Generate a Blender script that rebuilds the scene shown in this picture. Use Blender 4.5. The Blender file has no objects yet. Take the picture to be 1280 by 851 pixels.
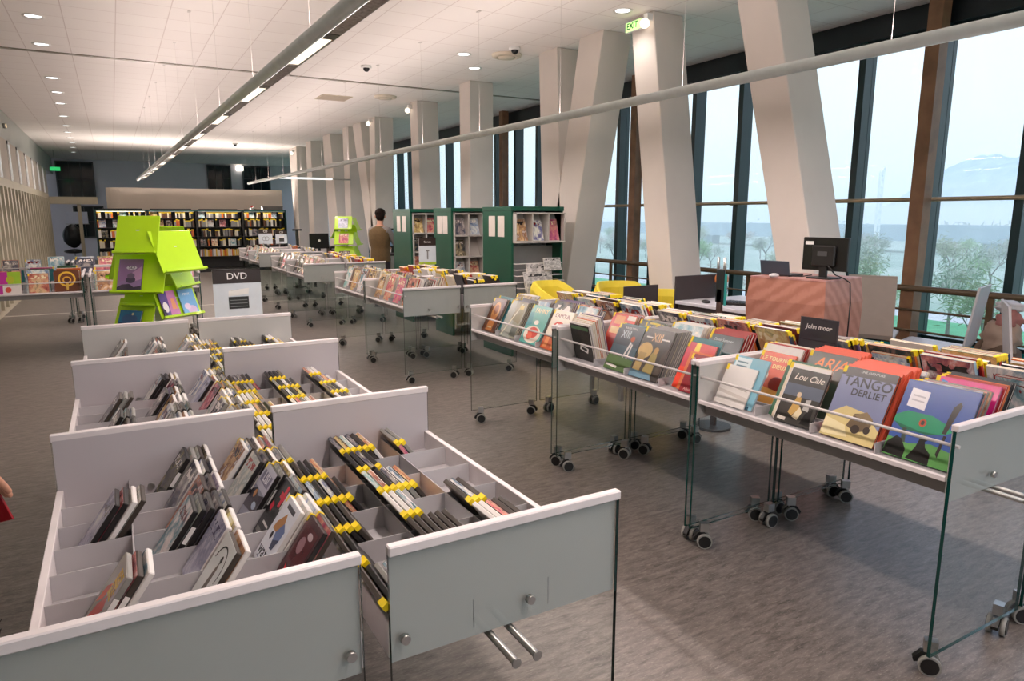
import bpy, bmesh, math, random
from mathutils import Matrix, Vector
random.seed(7)
SC = bpy.context.scene
COL = SC.collection
PI = math.pi
def R(d): return math.radians(d)
ORD = ['first','second','third','fourth','fifth','sixth','seventh','eighth','ninth','tenth','eleventh','twelfth',
       'thirteenth','fourteenth','fifteenth','sixteenth','seventeenth','eighteenth','nineteenth','twentieth',
       'twenty-first','twenty-second','twenty-third','twenty-fourth','twenty-fifth','twenty-sixth','twenty-seventh','twenty-eighth','twenty-ninth','thirtieth']
# ------------------------------------------------------------------ colours and materials
def lin(c):
    if isinstance(c, str):
        c = [int(c[i:i+2], 16)/255 for i in (0, 2, 4)]
    return tuple((x/12.92 if x <= .04045 else ((x+.055)/1.055)**2.4) for x in c) + (1,)
MATS = {}
def mat(name, col, rough=.5, metal=0, var=.06, scale=12, spec=.5, bump=0, coat=0):
    """principled surface with a little procedural unevenness in colour and gloss"""
    if name in MATS: return MATS[name]
    m = bpy.data.materials.new(name); m.use_nodes = True
    nt = m.node_tree; N = nt.nodes; L = nt.links
    p = N['Principled BSDF']
    tc = N.new('ShaderNodeTexCoord'); nz = N.new('ShaderNodeTexNoise')
    nz.inputs['Scale'].default_value = scale; nz.inputs['Detail'].default_value = 4
    L.new(tc.outputs['Object'], nz.inputs['Vector'])
    rp = N.new('ShaderNodeValToRGB'); c = lin(col)
    rp.color_ramp.elements[0].position = .3; rp.color_ramp.elements[1].position = .7
    rp.color_ramp.elements[0].color = tuple(x*(1-var) for x in c[:3])+(1,)
    rp.color_ramp.elements[1].color = tuple(min(1, x*(1+var)) for x in c[:3])+(1,)
    L.new(nz.outputs['Fac'], rp.inputs['Fac']); L.new(rp.outputs['Color'], p.inputs['Base Color'])
    p.inputs['Roughness'].default_value = rough; p.inputs['Metallic'].default_value = metal
    p.inputs['Specular IOR Level'].default_value = spec; p.inputs['Coat Weight'].default_value = coat
    if bump:
        b = N.new('ShaderNodeBump'); b.inputs['Strength'].default_value = bump; b.inputs['Distance'].default_value = .01
        L.new(nz.outputs['Fac'], b.inputs['Height']); L.new(b.outputs['Normal'], p.inputs['Normal'])
    MATS[name] = m
    return m
def emit(name, col, s):
    if name in MATS: return MATS[name]
    m = bpy.data.materials.new(name); m.use_nodes = True
    p = m.node_tree.nodes['Principled BSDF']
    p.inputs['Base Color'].default_value = lin(col); p.inputs['Emission Color'].default_value = lin(col)
    p.inputs['Emission Strength'].default_value = s
    MATS[name] = m
    return m
def glass(name, tint, refl=1.5, gloss=.02):
    """thin sheet glass: clear, lightly tinted, mirror-like at a grazing view"""
    m = bpy.data.materials.new(name); m.use_nodes = True
    nt = m.node_tree; N = nt.nodes; L = nt.links
    N.remove(N['Principled BSDF'])
    t = N.new('ShaderNodeBsdfTransparent'); t.inputs['Color'].default_value = tint+(1,)
    g = N.new('ShaderNodeBsdfGlossy'); g.inputs['Roughness'].default_value = gloss
    f = N.new('ShaderNodeLayerWeight'); f.inputs['Blend'].default_value = .5
    pw = N.new('ShaderNodeMath'); pw.operation = 'POWER'; pw.inputs[1].default_value = 4.5; L.new(f.outputs['Facing'], pw.inputs[0])
    ma = N.new('ShaderNodeMath'); ma.operation = 'MULTIPLY_ADD'; ma.inputs[1].default_value = .55; ma.inputs[2].default_value = (refl-1)*.09
    L.new(pw.outputs[0], ma.inputs[0])
    x = N.new('ShaderNodeMixShader')
    L.new(ma.outputs[0], x.inputs[0]); L.new(t.outputs[0], x.inputs[1]); L.new(g.outputs[0], x.inputs[2])
    L.new(x.outputs[0], N['Material Output'].inputs['Surface'])
    MATS[name] = m
    return m
GLASS = glass('clear_glass', (.955, .972, .965), 1.3)
PANE = glass('window_glass', (.95, .985, .99), 1.25)
SLEEVE = glass('clear_plastic', (.93, .93, .94), 1.4, .12)
EDGE = mat('glass_edge', '0c3a35', .15, var=.1)
GREY = mat('grey_enamel', 'b3b0b2', .38, scale=3, var=.02)
PANELGREY = mat('back_painted_glass', 'b4b3b0', .16, scale=2, var=.02)
WHITEEDGE = mat('pale_lip', 'd9d2d2', .4)
STEEL = mat('brushed_steel', 'b4b2ae', .3, 1)
DARK = mat('dark_plastic', '191716', .4)
TYRE = mat('grey_tyre', '98968f', .6)
LINING = mat('grey_lining', 'b3adb0', .45, scale=3, var=.02)
BLACK = mat('black_plastic', '141313', .3)
def print_mat(name, cols, title, zt=(.74, .9), sc=2.4):
    """printed picture: patches of colour, a title band of letter-like marks; the hue differs from one copy to the next"""
    m = bpy.data.materials.new(name); m.use_nodes = True
    nt = m.node_tree; N = nt.nodes; L = nt.links; p = N['Principled BSDF']
    tc = N.new('ShaderNodeTexCoord'); oi = N.new('ShaderNodeObjectInfo')
    mu = N.new('ShaderNodeMath'); mu.operation = 'MULTIPLY'; mu.inputs[1].default_value = 60
    L.new(oi.outputs['Random'], mu.inputs[0])
    nz = N.new('ShaderNodeTexNoise'); nz.noise_dimensions = '4D'
    nz.inputs['Scale'].default_value = sc; nz.inputs['Detail'].default_value = 5; nz.inputs['Roughness'].default_value = .62
    nz.inputs['Distortion'].default_value = .6
    L.new(tc.outputs['Generated'], nz.inputs['Vector']); L.new(mu.outputs[0], nz.inputs['W'])
    rp = N.new('ShaderNodeValToRGB'); rp.color_ramp.interpolation = 'LINEAR'
    n = len(cols)
    e = rp.color_ramp.elements
    while len(e) < n: e.new(.5)
    for i, c in enumerate(cols):
        e[i].position = .3+.4*i/(n-1); e[i].color = lin(c)
    L.new(nz.outputs['Fac'], rp.inputs['Fac'])
    hs = N.new('ShaderNodeHueSaturation')
    ma = N.new('ShaderNodeMath'); ma.operation = 'MULTIPLY_ADD'; ma.inputs[1].default_value = .16; ma.inputs[2].default_value = .42; hs.inputs['Saturation'].default_value = .82
    L.new(oi.outputs['Random'], ma.inputs[0]); L.new(ma.outputs[0], hs.inputs['Hue']); L.new(rp.outputs['Color'], hs.inputs['Color'])
    sp = N.new('ShaderNodeSeparateXYZ'); L.new(tc.outputs['Generated'], sp.inputs[0])
    def math_(op, a, b):
        k = N.new('ShaderNodeMath'); k.operation = op
        for i, s in enumerate((a, b)):
            if isinstance(s, (int, float)): k.inputs[i].default_value = s
            else: L.new(s, k.inputs[i])
        return k.outputs[0]
    band = math_('MULTIPLY', math_('GREATER_THAN', sp.outputs['Z'], zt[0]), math_('LESS_THAN', sp.outputs['Z'], zt[1]))
    mg = math_('MULTIPLY', math_('GREATER_THAN', sp.outputs['Y'], .1), math_('LESS_THAN', sp.outputs['Y'], .88))
    n2 = N.new('ShaderNodeTexNoise'); n2.noise_dimensions = '4D'; n2.inputs['Scale'].default_value = 9; n2.inputs['Detail'].default_value = 0
    L.new(tc.outputs['Generated'], n2.inputs['Vector']); L.new(mu.outputs[0], n2.inputs['W'])
    mk = math_('MULTIPLY', math_('MULTIPLY', band, mg), math_('GREATER_THAN', n2.outputs['Fac'], .5))
    mx = N.new('ShaderNodeMix'); mx.data_type = 'RGBA'
    L.new(mk, mx.inputs[0]); L.new(hs.outputs[0], mx.inputs[6]); mx.inputs[7].default_value = lin(title)
    L.new(mx.outputs[2], p.inputs['Base Color']); p.inputs['Roughness'].default_value = .22
    MATS[name] = m
    return m
PRINTS = [print_mat('print_a', ['1b1a1f', '4b4f63', '9a8f8c', 'd8d2cc'], 'f2e9e2'),
          print_mat('print_b', ['7d1b16', 'c4452c', 'e0b27a', '2a1a18'], 'f3e6c0'),
          print_mat('print_c', ['cfc6bd', 'e9e4dc', '6e87a3', '2d3a55'], '7a1d1d'),
          print_mat('print_d', ['15181d', '28343a', '7c6a50', 'c9b18a'], 'e4dcd2'),
          print_mat('print_e', ['e7e0d6', 'd79a5b', '8a4a2c', 'f1eee6'], '2a2320'),
          print_mat('print_f', ['2f5a74', '7fb0c0', 'dfe5df', 'b5573b'], 'f6efe2')]
PRINT_PALE = [print_mat('print_pale_a', ['d9d4d6', 'b8b5cc', '8684a0', 'eeeaea'], '55526a'),
              print_mat('print_pale_b', ['e7e2de', 'cfc3b8', '9aa49e', 'f4f1ee'], '8a2f2a'),
              PRINTS[0], PRINTS[2], PRINTS[4]]
def plain(name, col, rough=.35): return mat('paint_'+name, col, rough, var=.04)
# ------------------------------------------------------------------ mesh builder
class MB:
    def __init__(s): s.v = []; s.f = []; s.m = []; s.smooth = []
    def quad(s, pts, m=0, sm=False):
        b = len(s.v); s.v += [tuple(p) for p in pts]; s.f.append(tuple(range(b, b+len(pts)))); s.m.append(m); s.smooth.append(sm)
    def box(s, a, b, m=0, M=None, faces=None):
        x0, y0, z0 = a; x1, y1, z1 = b
        P = [(x0,y0,z0),(x1,y0,z0),(x1,y1,z0),(x0,y1,z0),(x0,y0,z1),(x1,y0,z1),(x1,y1,z1),(x0,y1,z1)]
        if M is not None: P = [tuple(M @ Vector(p)) for p in P]
        k = len(s.v); s.v += P
        F = [(0,3,2,1),(4,5,6,7),(0,1,5,4),(1,2,6,5),(2,3,7,6),(3,0,4,7)]   # bottom top -y +x +y -x
        for i, f in enumerate(F):
            s.f.append(tuple(k+j for j in f)); s.m.append(m if faces is None else faces[i]); s.smooth.append(False)
        return s
    def cbox(s, a, b, c, m=0, M=None):
        """box with chamfered edges"""
        bm = bmesh.new(); bmesh.ops.create_cube(bm, size=1)
        sx, sy, sz = (b[i]-a[i] for i in range(3))
        for v in bm.verts: v.co = Vector(((a[0]+b[0])/2+v.co.x*sx, (a[1]+b[1])/2+v.co.y*sy, (a[2]+b[2])/2+v.co.z*sz))
        bmesh.ops.bevel(bm, geom=list(bm.edges), offset=c, segments=1, affect='EDGES')
        s.addbm(bm, m, M); return s
    def addbm(s, bm, m=0, M=None, sm=False):
        k = len(s.v); bm.verts.index_update()
        for v in bm.verts: s.v.append(tuple(M @ v.co) if M is not None else tuple(v.co))
        for f in bm.faces: s.f.append(tuple(k+v.index for v in f.verts)); s.m.append(m); s.smooth.append(sm)
        bm.free()
    def cyl(s, p0, p1, r, n=12, m=0, r1=None, caps=True, mc=None):
        p0 = Vector(p0); p1 = Vector(p1); d = (p1-p0).normalized()
        u = d.orthogonal().normalized(); w = d.cross(u); r1 = r if r1 is None else r1
        k = len(s.v)
        for p, q in ((p0, r), (p1, r1)):
            for i in range(n):
                a = 2*PI*i/n; s.v.append(tuple(p+u*q*math.cos(a)+w*q*math.sin(a)))
        for i in range(n):
            j = (i+1) % n; s.f.append((k+i, k+j, k+n+j, k+n+i)); s.m.append(m); s.smooth.append(True)
        if caps:
            s.f.append(tuple(k+i for i in reversed(range(n)))); s.f.append(tuple(k+n+i for i in range(n)))
            s.m += [m if mc is None else mc]*2; s.smooth += [False]*2
        return s
    def tube(s, pts, r, n=8, m=0):
        for a, b in zip(pts, pts[1:]): s.cyl(a, b, r, n, m)
        return s
    def ball(s, c, r, m=0, n=12, sc=(1,1,1)):
        bm = bmesh.new(); bmesh.ops.create_uvsphere(bm, u_segments=n, v_segments=max(6, n*2//3), radius=r)
        s.addbm(bm, m, Matrix.Translation(c) @ Matrix.Diagonal((*sc, 1)), True); return s
    def lathe(s, prof, c=(0,0,0), n=16, m=0, M=None):
        k = len(s.v)
        for r, z in prof:
            for i in range(n):
                a = 2*PI*i/n; p = Vector((c[0]+r*math.cos(a), c[1]+r*math.sin(a), c[2]+z)); s.v.append(tuple(M @ p) if M is not None else tuple(p))
        for j in range(len(prof)-1):
            for i in range(n):
                i2 = (i+1) % n; s.f.append((k+j*n+i, k+j*n+i2, k+(j+1)*n+i2, k+(j+1)*n+i)); s.m.append(m); s.smooth.append(True)
        return s
    def prism(s, poly, axis, a, b, m=0):
        """extrude a 2-D outline along an axis"""
        def P(q, t): return {'x': (t, q[0], q[1]), 'y': (q[0], t, q[1]), 'z': (q[0], q[1], t)}[axis]
        n = len(poly); k = len(s.v)
        s.v += [P(q, a) for q in poly]+[P(q, b) for q in poly]
        s.f.append(tuple(k+i for i in range(n))); s.f.append(tuple(k+n+i for i in reversed(range(n)))); s.m += [m]*2; s.smooth += [False]*2
        for i in range(n):
            j = (i+1) % n; s.f.append((k+j, k+i, k+n+i, k+n+j)); s.m.append(m); s.smooth.append(False)
        return s
    def mesh(s, name, mats):
        me = bpy.data.meshes.new(name); me.from_pydata(s.v, [], s.f)
        for x in (mats if isinstance(mats, (list, tuple)) else [mats]): me.materials.append(x)
        me.polygons.foreach_set('material_index', s.m); me.polygons.foreach_set('use_smooth', s.smooth)
        me.update()
        bm = bmesh.new(); bm.from_mesh(me); bmesh.ops.recalc_face_normals(bm, faces=bm.faces); bm.to_mesh(me); bm.free()
        return me
    def build(s, name, mats, parent=None, loc=(0,0,0), rot=(0,0,0)):
        return inst(name, s.mesh(name, mats), parent, loc, rot)
def inst(name, me, parent=None, loc=(0,0,0), rot=(0,0,0)):
    o = bpy.data.objects.new(name, me); COL.objects.link(o); o.location = loc; o.rotation_euler = rot
    if parent is not None: o.parent = parent
    return o
def tag(o, label, cat, group=None, kind=None):
    o['label'] = label; o['category'] = cat
    if group: o['group'] = group
    if kind: o['kind'] = kind
    return o
def thing(name, label, cat, loc=(0,0,0), rz=0, group=None):
    return tag(inst(name, None, None, loc, (0,0,rz)), label, cat, group)
def struct(name, mb, mats, label=None, parent=None, loc=(0,0,0)):
    o = mb.build(name, mats, parent, loc)
    if parent is None:
        o['kind'] = 'structure'
        if label: o['label'] = label; o['category'] = name.split('_')[0]
    return o
def text_mesh(body, size, align='LEFT', shear=0, extrude=0, font_space=1):
    """letters as flat polygons in the x-y plane"""
    cu = bpy.data.curves.new('letters', 'FONT'); cu.body = body; cu.size = size; cu.align_x = align; cu.align_y = 'CENTER'; cu.shear = shear
    cu.space_character = font_space; cu.extrude = extrude; cu.resolution_u = 3
    o = bpy.data.objects.new('letters', cu); COL.objects.link(o)
    dg = bpy.context.evaluated_depsgraph_get(); dg.update()
    me = bpy.data.meshes.new_from_object(o.evaluated_get(dg))
    bpy.data.objects.remove(o); bpy.data.curves.remove(cu)
    V = [tuple(v.co) for v in me.vertices]; F = [tuple(p.vertices) for p in me.polygons]
    bpy.data.meshes.remove(me)
    return V, F
def add_text(mb, M, body, size, m, align='LEFT', shear=0, bold=0, sx=1):
    V, F = text_mesh(body, size, align, shear)
    offs = [(0, 0)] if not bold else [(0, 0), (bold, 0), (0, bold), (bold, bold)]
    for i, (dx, dy) in enumerate(offs):
        k = len(mb.v)
        mb.v += [tuple(M @ Vector((v[0]*sx+dx, v[1]+dy, v[2]+i*2e-5))) for v in V]
        for f in F: mb.f.append(tuple(k+j for j in f)); mb.m.append(m); mb.smooth.append(False)
# ------------------------------------------------------------------ camera
F_PX = 858.0; CAM_H = 1.65
cam = bpy.data.cameras.new('camera'); camo = bpy.data.objects.new('camera', cam); COL.objects.link(camo)
cam.sensor_width = 36; cam.lens = 36*F_PX/1280; cam.clip_end = 3000; cam.clip_start = .05
camo.location = (0, 0, CAM_H)
camo.rotation_euler = (PI/2-math.atan(155/858), 0, -math.atan(500/872))
SC.camera = camo
SC.view_settings.view_transform = 'Standard'; SC.view_settings.look = 'None'; SC.view_settings.gamma = 1
SC.view_settings.exposure = 0.0; SC.view_settings.use_curve_mapping = False
SC.cycles.max_bounces = 8; SC.cycles.transparent_max_bounces = 32; SC.cycles.diffuse_bounces = 4; SC.cycles.glossy_bounces = 3
SC.cycles.caustics_reflective = False; SC.cycles.caustics_refractive = False; SC.cycles.sample_clamp_indirect = 6
# ------------------------------------------------------------------ sky
w = bpy.data.worlds.new('sky'); SC.world = w; w.use_nodes = True
N = w.node_tree.nodes; L = w.node_tree.links; bg = N['Background']
tc = N.new('ShaderNodeTexCoord'); sp = N.new('ShaderNodeSeparateXYZ'); rp = N.new('ShaderNodeValToRGB')
L.new(tc.outputs['Generated'], sp.inputs[0]); L.new(sp.outputs['Z'], rp.inputs['Fac']); L.new(rp.outputs['Color'], bg.inputs['Color'])
e = rp.color_ramp.elements
e[0].position = 0; e[0].color = lin('dcf0f6'); e[1].position = .5; e[1].color = (1.0, 1.1, 1.5, 1)
k = e.new(.12); k.color = lin('e8f6fb')
bg.inputs['Strength'].default_value = 1.35
# ------------------------------------------------------------------ room shell
XL, XR, YN, YF, ZC = -1.75, 7.3, -3.6, 31.0, 3.75
def floor_mat():
    m = bpy.data.materials.new('floor_vinyl'); m.use_nodes = True; nt = m.node_tree; N = nt.nodes; L = nt.links; p = N['Principled BSDF']
    tc = N.new('ShaderNodeTexCoord'); mp = N.new('ShaderNodeMapping'); mp.inputs['Scale'].default_value = (2.6, 11, 1); mp.inputs['Rotation'].default_value = (0, 0, .12)
    L.new(tc.outputs['Object'], mp.inputs['Vector'])
    a = N.new('ShaderNodeTexNoise'); a.inputs['Scale'].default_value = 3.4; a.inputs['Detail'].default_value = 8; a.inputs['Roughness'].default_value = .72; a.inputs['Distortion'].default_value = .5
    L.new(mp.outputs[0], a.inputs['Vector'])
    b = N.new('ShaderNodeTexNoise'); b.inputs['Scale'].default_value = 16; b.inputs['Detail'].default_value = 6; b.inputs['Roughness'].default_value = .8
    L.new(mp.outputs[0], b.inputs['Vector'])
    r = N.new('ShaderNodeValToRGB'); e = r.color_ramp.elements
    e[0].position = .34; e[0].color = lin('544d49'); e[1].position = .66; e[1].color = lin('857c75')
    L.new(a.outputs['Fac'], r.inputs['Fac'])
    r2 = N.new('ShaderNodeValToRGB'); e = r2.color_ramp.elements
    e[0].position = .54; e[0].color = (0,0,0,1); e[1].position = .7; e[1].color = (.7,.7,.7,1)
    L.new(b.outputs['Fac'], r2.inputs['Fac'])
    mx = N.new('ShaderNodeMix'); mx.data_type = 'RGBA'; L.new(r2.outputs['Color'], mx.inputs[0]); L.new(r.outputs['Color'], mx.inputs[6]); mx.inputs[7].default_value = lin('b5aca2')
    L.new(mx.outputs[2], p.inputs['Base Color']); p.inputs['Roughness'].default_value = .34; p.inputs['Specular IOR Level'].default_value = .45
    return m
def ceiling_mat():
    m = bpy.data.materials.new('ceiling_tiles'); m.use_nodes = True; nt = m.node_tree; N = nt.nodes; L = nt.links; p = N['Principled BSDF']
    tc = N.new('ShaderNodeTexCoord'); mp = N.new('ShaderNodeMapping'); mp.inputs['Location'].default_value = (.27, .1, 0); L.new(tc.outputs['Object'], mp.inputs['Vector'])
    b = N.new('ShaderNodeTexBrick'); b.offset = 0; b.inputs['Scale'].default_value = 1; b.inputs['Brick Width'].default_value = .49; b.inputs['Row Height'].default_value = .49
    b.inputs['Mortar Size'].default_value = .006; b.inputs['Mortar Smooth'].default_value = .4; b.inputs['Bias'].default_value = -.5
    b.inputs['Color1'].default_value = lin('f1eae6'); b.inputs['Color2'].default_value = lin('ede5e1'); b.inputs['Mortar'].default_value = lin('d8ccc7')
    L.new(mp.outputs[0], b.inputs['Vector']); L.new(b.outputs['Color'], p.inputs['Base Color']); p.inputs['Roughness'].default_value = .8
    return m
struct('floor', MB().box((XL-6, YN, -.2), (XR+.2, YF, 0)), floor_mat(), 'mottled grey brown vinyl floor of the reading room')
struct('ceiling', MB().box((XL-6, YN, ZC), (XR+.3, YF, ZC+.2)), ceiling_mat(), 'white square tiled suspended ceiling')
struct('trim_1', MB().box((XL, 11.12, ZC-.012), (XR, 11.19, ZC+.01)), plain('seam', '8d8478'), 'dark joint strip running across the ceiling')
struct('trim_2', MB().box((XL, 14.02, -.01), (XR-.3, 14.1, .003)), plain('joint', 'c8c2ba'), 'pale joint strip running across the floor')
WALLP = mat('wall_paint', 'dad6de', .8, scale=2, var=.02)
BEIGE = mat('beige_lacquer', 'b9ada0', .6, scale=2, var=.03)
PARTN = mat('partition_beige', 'c3b9a2', .5, scale=3, var=.04)
struct('wall_back', MB().box((XL-6, YF, 0), (XR+.3, YF+.2, ZC)), WALLP, 'pale lilac end wall of the long room')
struct('wall_front', MB().box((XL-6, YN-.2, 0), (.2, YN, ZC)).box((.2, YN-.2, 3.4), (XR+.3, YN, ZC)).box((.2, YN-.2, 0), (XR+.3, YN, .4)), mat('wall_paint_warm', 'd8d0c8', .8, var=.03), 'wall behind the viewer with a wide window in it')
struct('pane', MB().box((.2, YN-.1, .4), (XR+.3, YN-.09, 3.4)), PANE, parent=bpy.data.objects['wall_front'])
# left side: glazed partition of slats, window band above, bulkhead
mb = MB(); mb.box((XL-.2, YN, 3.18), (XL, 30.9, ZC))
struct('wall_left', mb, mat('bulkhead', 'a7aaa4', .35, scale=2, var=.03), 'grey green bulkhead above the partition windows')
mb = MB(); mb.box((XL-.1, YN, 2.2), (XL+.06, 26.7, 2.34)); mb.box((XL-.1, YN, 2.34), (XL, 26.7, 2.38)); mb.box((XL-.1, YN, 0), (XL+.03, 26.7, .12))
struct('trim_3', mb, PARTN, 'beige rail along the top of the slatted partition')
WF = mat('white_frame', 'e8e6e2', .4)
y = -3.4; k = 0
while y < 26:
    k += 1
    mb = MB(); mb.box((XL-.06, y, 2.38), (XL+.02, y+.07, 3.18)); mb.box((XL-.06, y+.27, 2.38), (XL+.02, y+.33, 3.18)); mb.box((XL-.06, y, 3.12), (XL+.02, y+.3, 3.18))
    o = struct('window_%d' % k, mb, WF, 'tall white framed slot window in the partition band'); o['group'] = 'slot windows above the partition'
    struct('pane', MB().box((XL-.03, y+.07, 2.38), (XL-.02, y+.27, 3.12)), emit('hall_light_beyond', 'e6ecf2', .9), parent=o)
    struct('infill_panel', MB().box((XL-.05, y+.33, 2.38), (XL, y+1.63, 3.18)), BEIGE, parent=o)
    y += 1.63
NWIN = k
mb = MB(); y = -3.5; j = 0
while y < 26.6:
    mb.box((XL-.05, y, .12), (XL+.09, y+.14, 2.2)); y += .56
struct('wall_partition', mb, PARTN, 'slatted beige timber partition with glass between slats')
struct('trim_4', MB().box((XL-.03, YN, .12), (XL-.02, 26.6, 2.2)), mat('frosted_backing', '7d857f', .2, var=.25, scale=1.5), 'pale backing glass behind the partition slats')
mb = MB(); mb.box((XL, 26.55, 2.04), (-.36, 26.75, 2.27)); mb.box((-.95, 26.6, 0), (-.85, 26.7, 2.04))
struct('trim_5', mb, PARTN, 'beige cross beam on a post at the end of the partition')
struct('trim_6', MB().box((XL-6, 26.6, 2.34), (XL-.2, 26.75, ZC)).box((XL-6, 26.6, 0), (XL-.2, 26.75, 2.34)), WALLP, 'wall closing the corridor beyond the partition')
for (n, x0, x1, z0, z1, lab) in ((NWIN+1, -1.62, -.5, 2.38, 3.62, 'dark glazed opening high in the end wall above the beam'), (NWIN+2, 3.55, 4.35, 2.72, 3.66, 'small dark window high in the end wall beside the white lamp'),
                                 (NWIN+3, 4.9, 5.9, 2.72, 3.66, 'narrow dark window in the end wall near the columns'), (NWIN+4, -1.2, -.3, .9, 2.0, 'dim glass door panel under the beige cross beam')):
    mb = MB(); t = .05
    for a, b, c, d in ((x0-t, x0, z0-t, z1+t), (x1, x1+t, z0-t, z1+t), (x0, x1, z0-t, z0), (x0, x1, z1, z1+t)): mb.box((a, YF-.06, c), (b, YF+.02, d))
    for i in range(1, 3): mb.box((x0+(x1-x0)*i/3-.012, YF-.05, z0), (x0+(x1-x0)*i/3+.012, YF, z1))
    mb.box((x0, YF-.05, (z0+z1)/2-.012), (x1, YF, (z0+z1)/2+.012))
    o = struct('window_%d' % n, mb, mat('dark_frame', '3a3f42', .4), lab)
    struct('pane', MB().box((x0, YF-.03, z0), (x1, YF-.01, z1)), mat('dark_pane', '1c272b', .08), parent=o)
# curved low partition behind the bookcases
mb = MB(); pts = [(4.96, 24.0), (.35, 24.0)]
for i in range(1, 9): a = R(90*i/8); pts.append((.35-.45*math.sin(a), 24.45-.45*math.cos(a)))
pts.append((-.1, 26.5)); ins = [(x+.12*(1 if x < .3 else 0), y+.12) for x, y in pts[:-1]]+[(.02, 26.5)]
for a, b, c, d in zip(pts, pts[1:], ins, ins[1:]):
    mb.quad([(a[0],a[1],0),(b[0],b[1],0),(b[0],b[1],2.5),(a[0],a[1],2.5)], 0, True); mb.quad([(c[0],c[1],0),(d[0],d[1],0),(d[0],d[1],2.5),(c[0],c[1],2.5)], 0, True)
    mb.quad([(a[0],a[1],2.5),(b[0],b[1],2.5),(d[0],d[1],2.5),(c[0],c[1],2.5)])
struct('wall_curved', mb, BEIGE, 'low beige curved wall behind the far bookcases')
# window wall
FR = mat('teal_black_frame', '102c2e', .3, var=.05)
TEAL = mat('teal_spandrel', '1f9aa0', .25, var=.06, scale=4)
for i in range(-8, 32):
    y = 4.1+.84*i; n = NWIN+13+i
    mb = MB(); mb.box((XR-.07, y-.04, 0), (XR+.12, y+.04, 3.5)); mb.box((XR+.02, y+.04, 0), (XR+.1, y+.8, .06)); mb.box((XR+.02, y+.04, .38), (XR+.1, y+.8, .42)); mb.box((XR+.02, y+.04, 3.44), (XR+.1, y+.8, 3.5))
    o = struct('window_%d' % n, mb, FR, 'full height window bay with dark teal mullion'); o['group'] = 'window bays of the window wall'
    struct('pane', MB().box((XR+.05, y+.04, .42), (XR+.062, y+.8, 3.44)), PANE, parent=o)
    struct('spandrel', MB().box((XR+.04, y+.04, .06), (XR+.06, y+.8, .38)), TEAL, parent=o)
mb = MB(); mb.box((XR-.08, YN, 3.5), (XR+.2, YF, 3.68)); mb.box((XR-.02, YN, 3.68), (XR+.2, YF, ZC))
struct('trim_7', mb, mat('head_beam', '151c20', .35), 'dark beam above the window wall')
# concrete columns: outline along y at foot and head (near edge, far edge)
CONC = mat('pale_concrete', 'd9d0c8', .75, scale=2.5, var=.035, bump=.06)
cols = [(3.43, 3.79, 4.375, 4.79, 'leaning concrete column at the front, behind the computer monitor'), (5.26, 5.64, 5.87, 6.23, 'leaning concrete column carrying the green exit sign'),
        (7.56, 8.03, 6.71, 7.18, 'concrete column tilted opposite to the exit sign column'), (7.45, 7.9, 7.67, 8.1, 'upright concrete column meeting the tilted one at its foot'),
        (10.18, 10.52, 10.14, 10.52, 'vertical concrete column behind the middle green magazine rack'), (12.2, 12.62, 12.33, 12.68, 'vertical concrete column behind the rear green magazine rack'),
        (15.1, 15.07, 14.71, 15.08, 'concrete column behind the standing man'), (14.65, 15.1, 15.72, 16.3, 'slanted concrete column meeting the one behind the man'),
        (16.72, 17.2, 16.64, 17.1, 'seventh pair concrete column beyond the lime tower'), (17.6, 18.6, 18.25, 18.95, 'slanted concrete column beside the dark blue strip'),
        (20.36, 20.95, 20.25, 20.8, 'concrete column near the end of the bookcase'), (22.3, 22.75, 22.02, 23.0, 'last concrete column before the end wall')]
for j, (a, b, c, d, lab) in enumerate(cols):
    if j == 6: a, b = 14.98, 15.3
    mb = MB(); x0, x1 = 5.05, 5.47
    P = [(x0,a,0),(x1,a,0),(x1,b,0),(x0,b,0),(x0,c,ZC),(x1,c,ZC),(x1,d,ZC),(x0,d,ZC)]
    mb.v = P; mb.f = [(0,3,2,1),(4,5,6,7),(0,1,5,4),(1,2,6,5),(2,3,7,6),(3,0,4,7)]; mb.m = [0]*6; mb.smooth = [False]*6
    o = struct('concrete_column', mb, CONC, lab); o['category'] = 'column'
    md = o.modifiers.new('edge', 'BEVEL'); md.width = .008; md.segments = 1
RUST = mat('brown_steel', '8a6448', .55, scale=5, var=.25)
for yy, lab in ((4.08, 'brown post beside the window mullion behind the white chairs'), (8.52, 'brown post between windows behind the exit sign column'), (12.7, 'brown post at the window wall behind the green racks')):
    mb = MB(); mb.box((7.02, yy-.07, 0), (7.16, yy+.07, ZC))
    o = struct('brown_post', mb, RUST, lab); o['category'] = 'post'
# handrail and brass bar along the windows
OAK = mat('bronze_rail', '5e4a31', .4, var=.12)
t = thing('handrail', 'long bronze handrail with thin lower bars along the window wall', 'handrail', (7.0, 0, 0))
MB().cyl((0, -3, .93), (0, 24, .93), .032, 12).build('top_rail', OAK, t)
for z in (.71, .5, .36, .2): MB().cyl((0, -3, z), (0, 24, z), .012, 8).build('rail', OAK, t)
for i in range(19): MB().box((-.012, -2.4+1.42*i-.03, 0), (.012, -2.4+1.42*i+.03, .91)).build('post', OAK, t)
t = thing('brass_bar', 'slim horizontal brass bar crossing the windows above head height', 'bar', (7.18, 0, 1.82))
MB().cyl((0, -3, 0), (0, 24, 0), .022, 10).build('tube', mat('brass_tube', 'a8957a', .35, .6), t)
for i in range(6): MB().cyl((0, -1.75+4.2*i, 0), (.06, -1.75+4.2*i, 0), .03, 8).build('bracket', mat('brass_tube', 'a8957a'), t)
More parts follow.
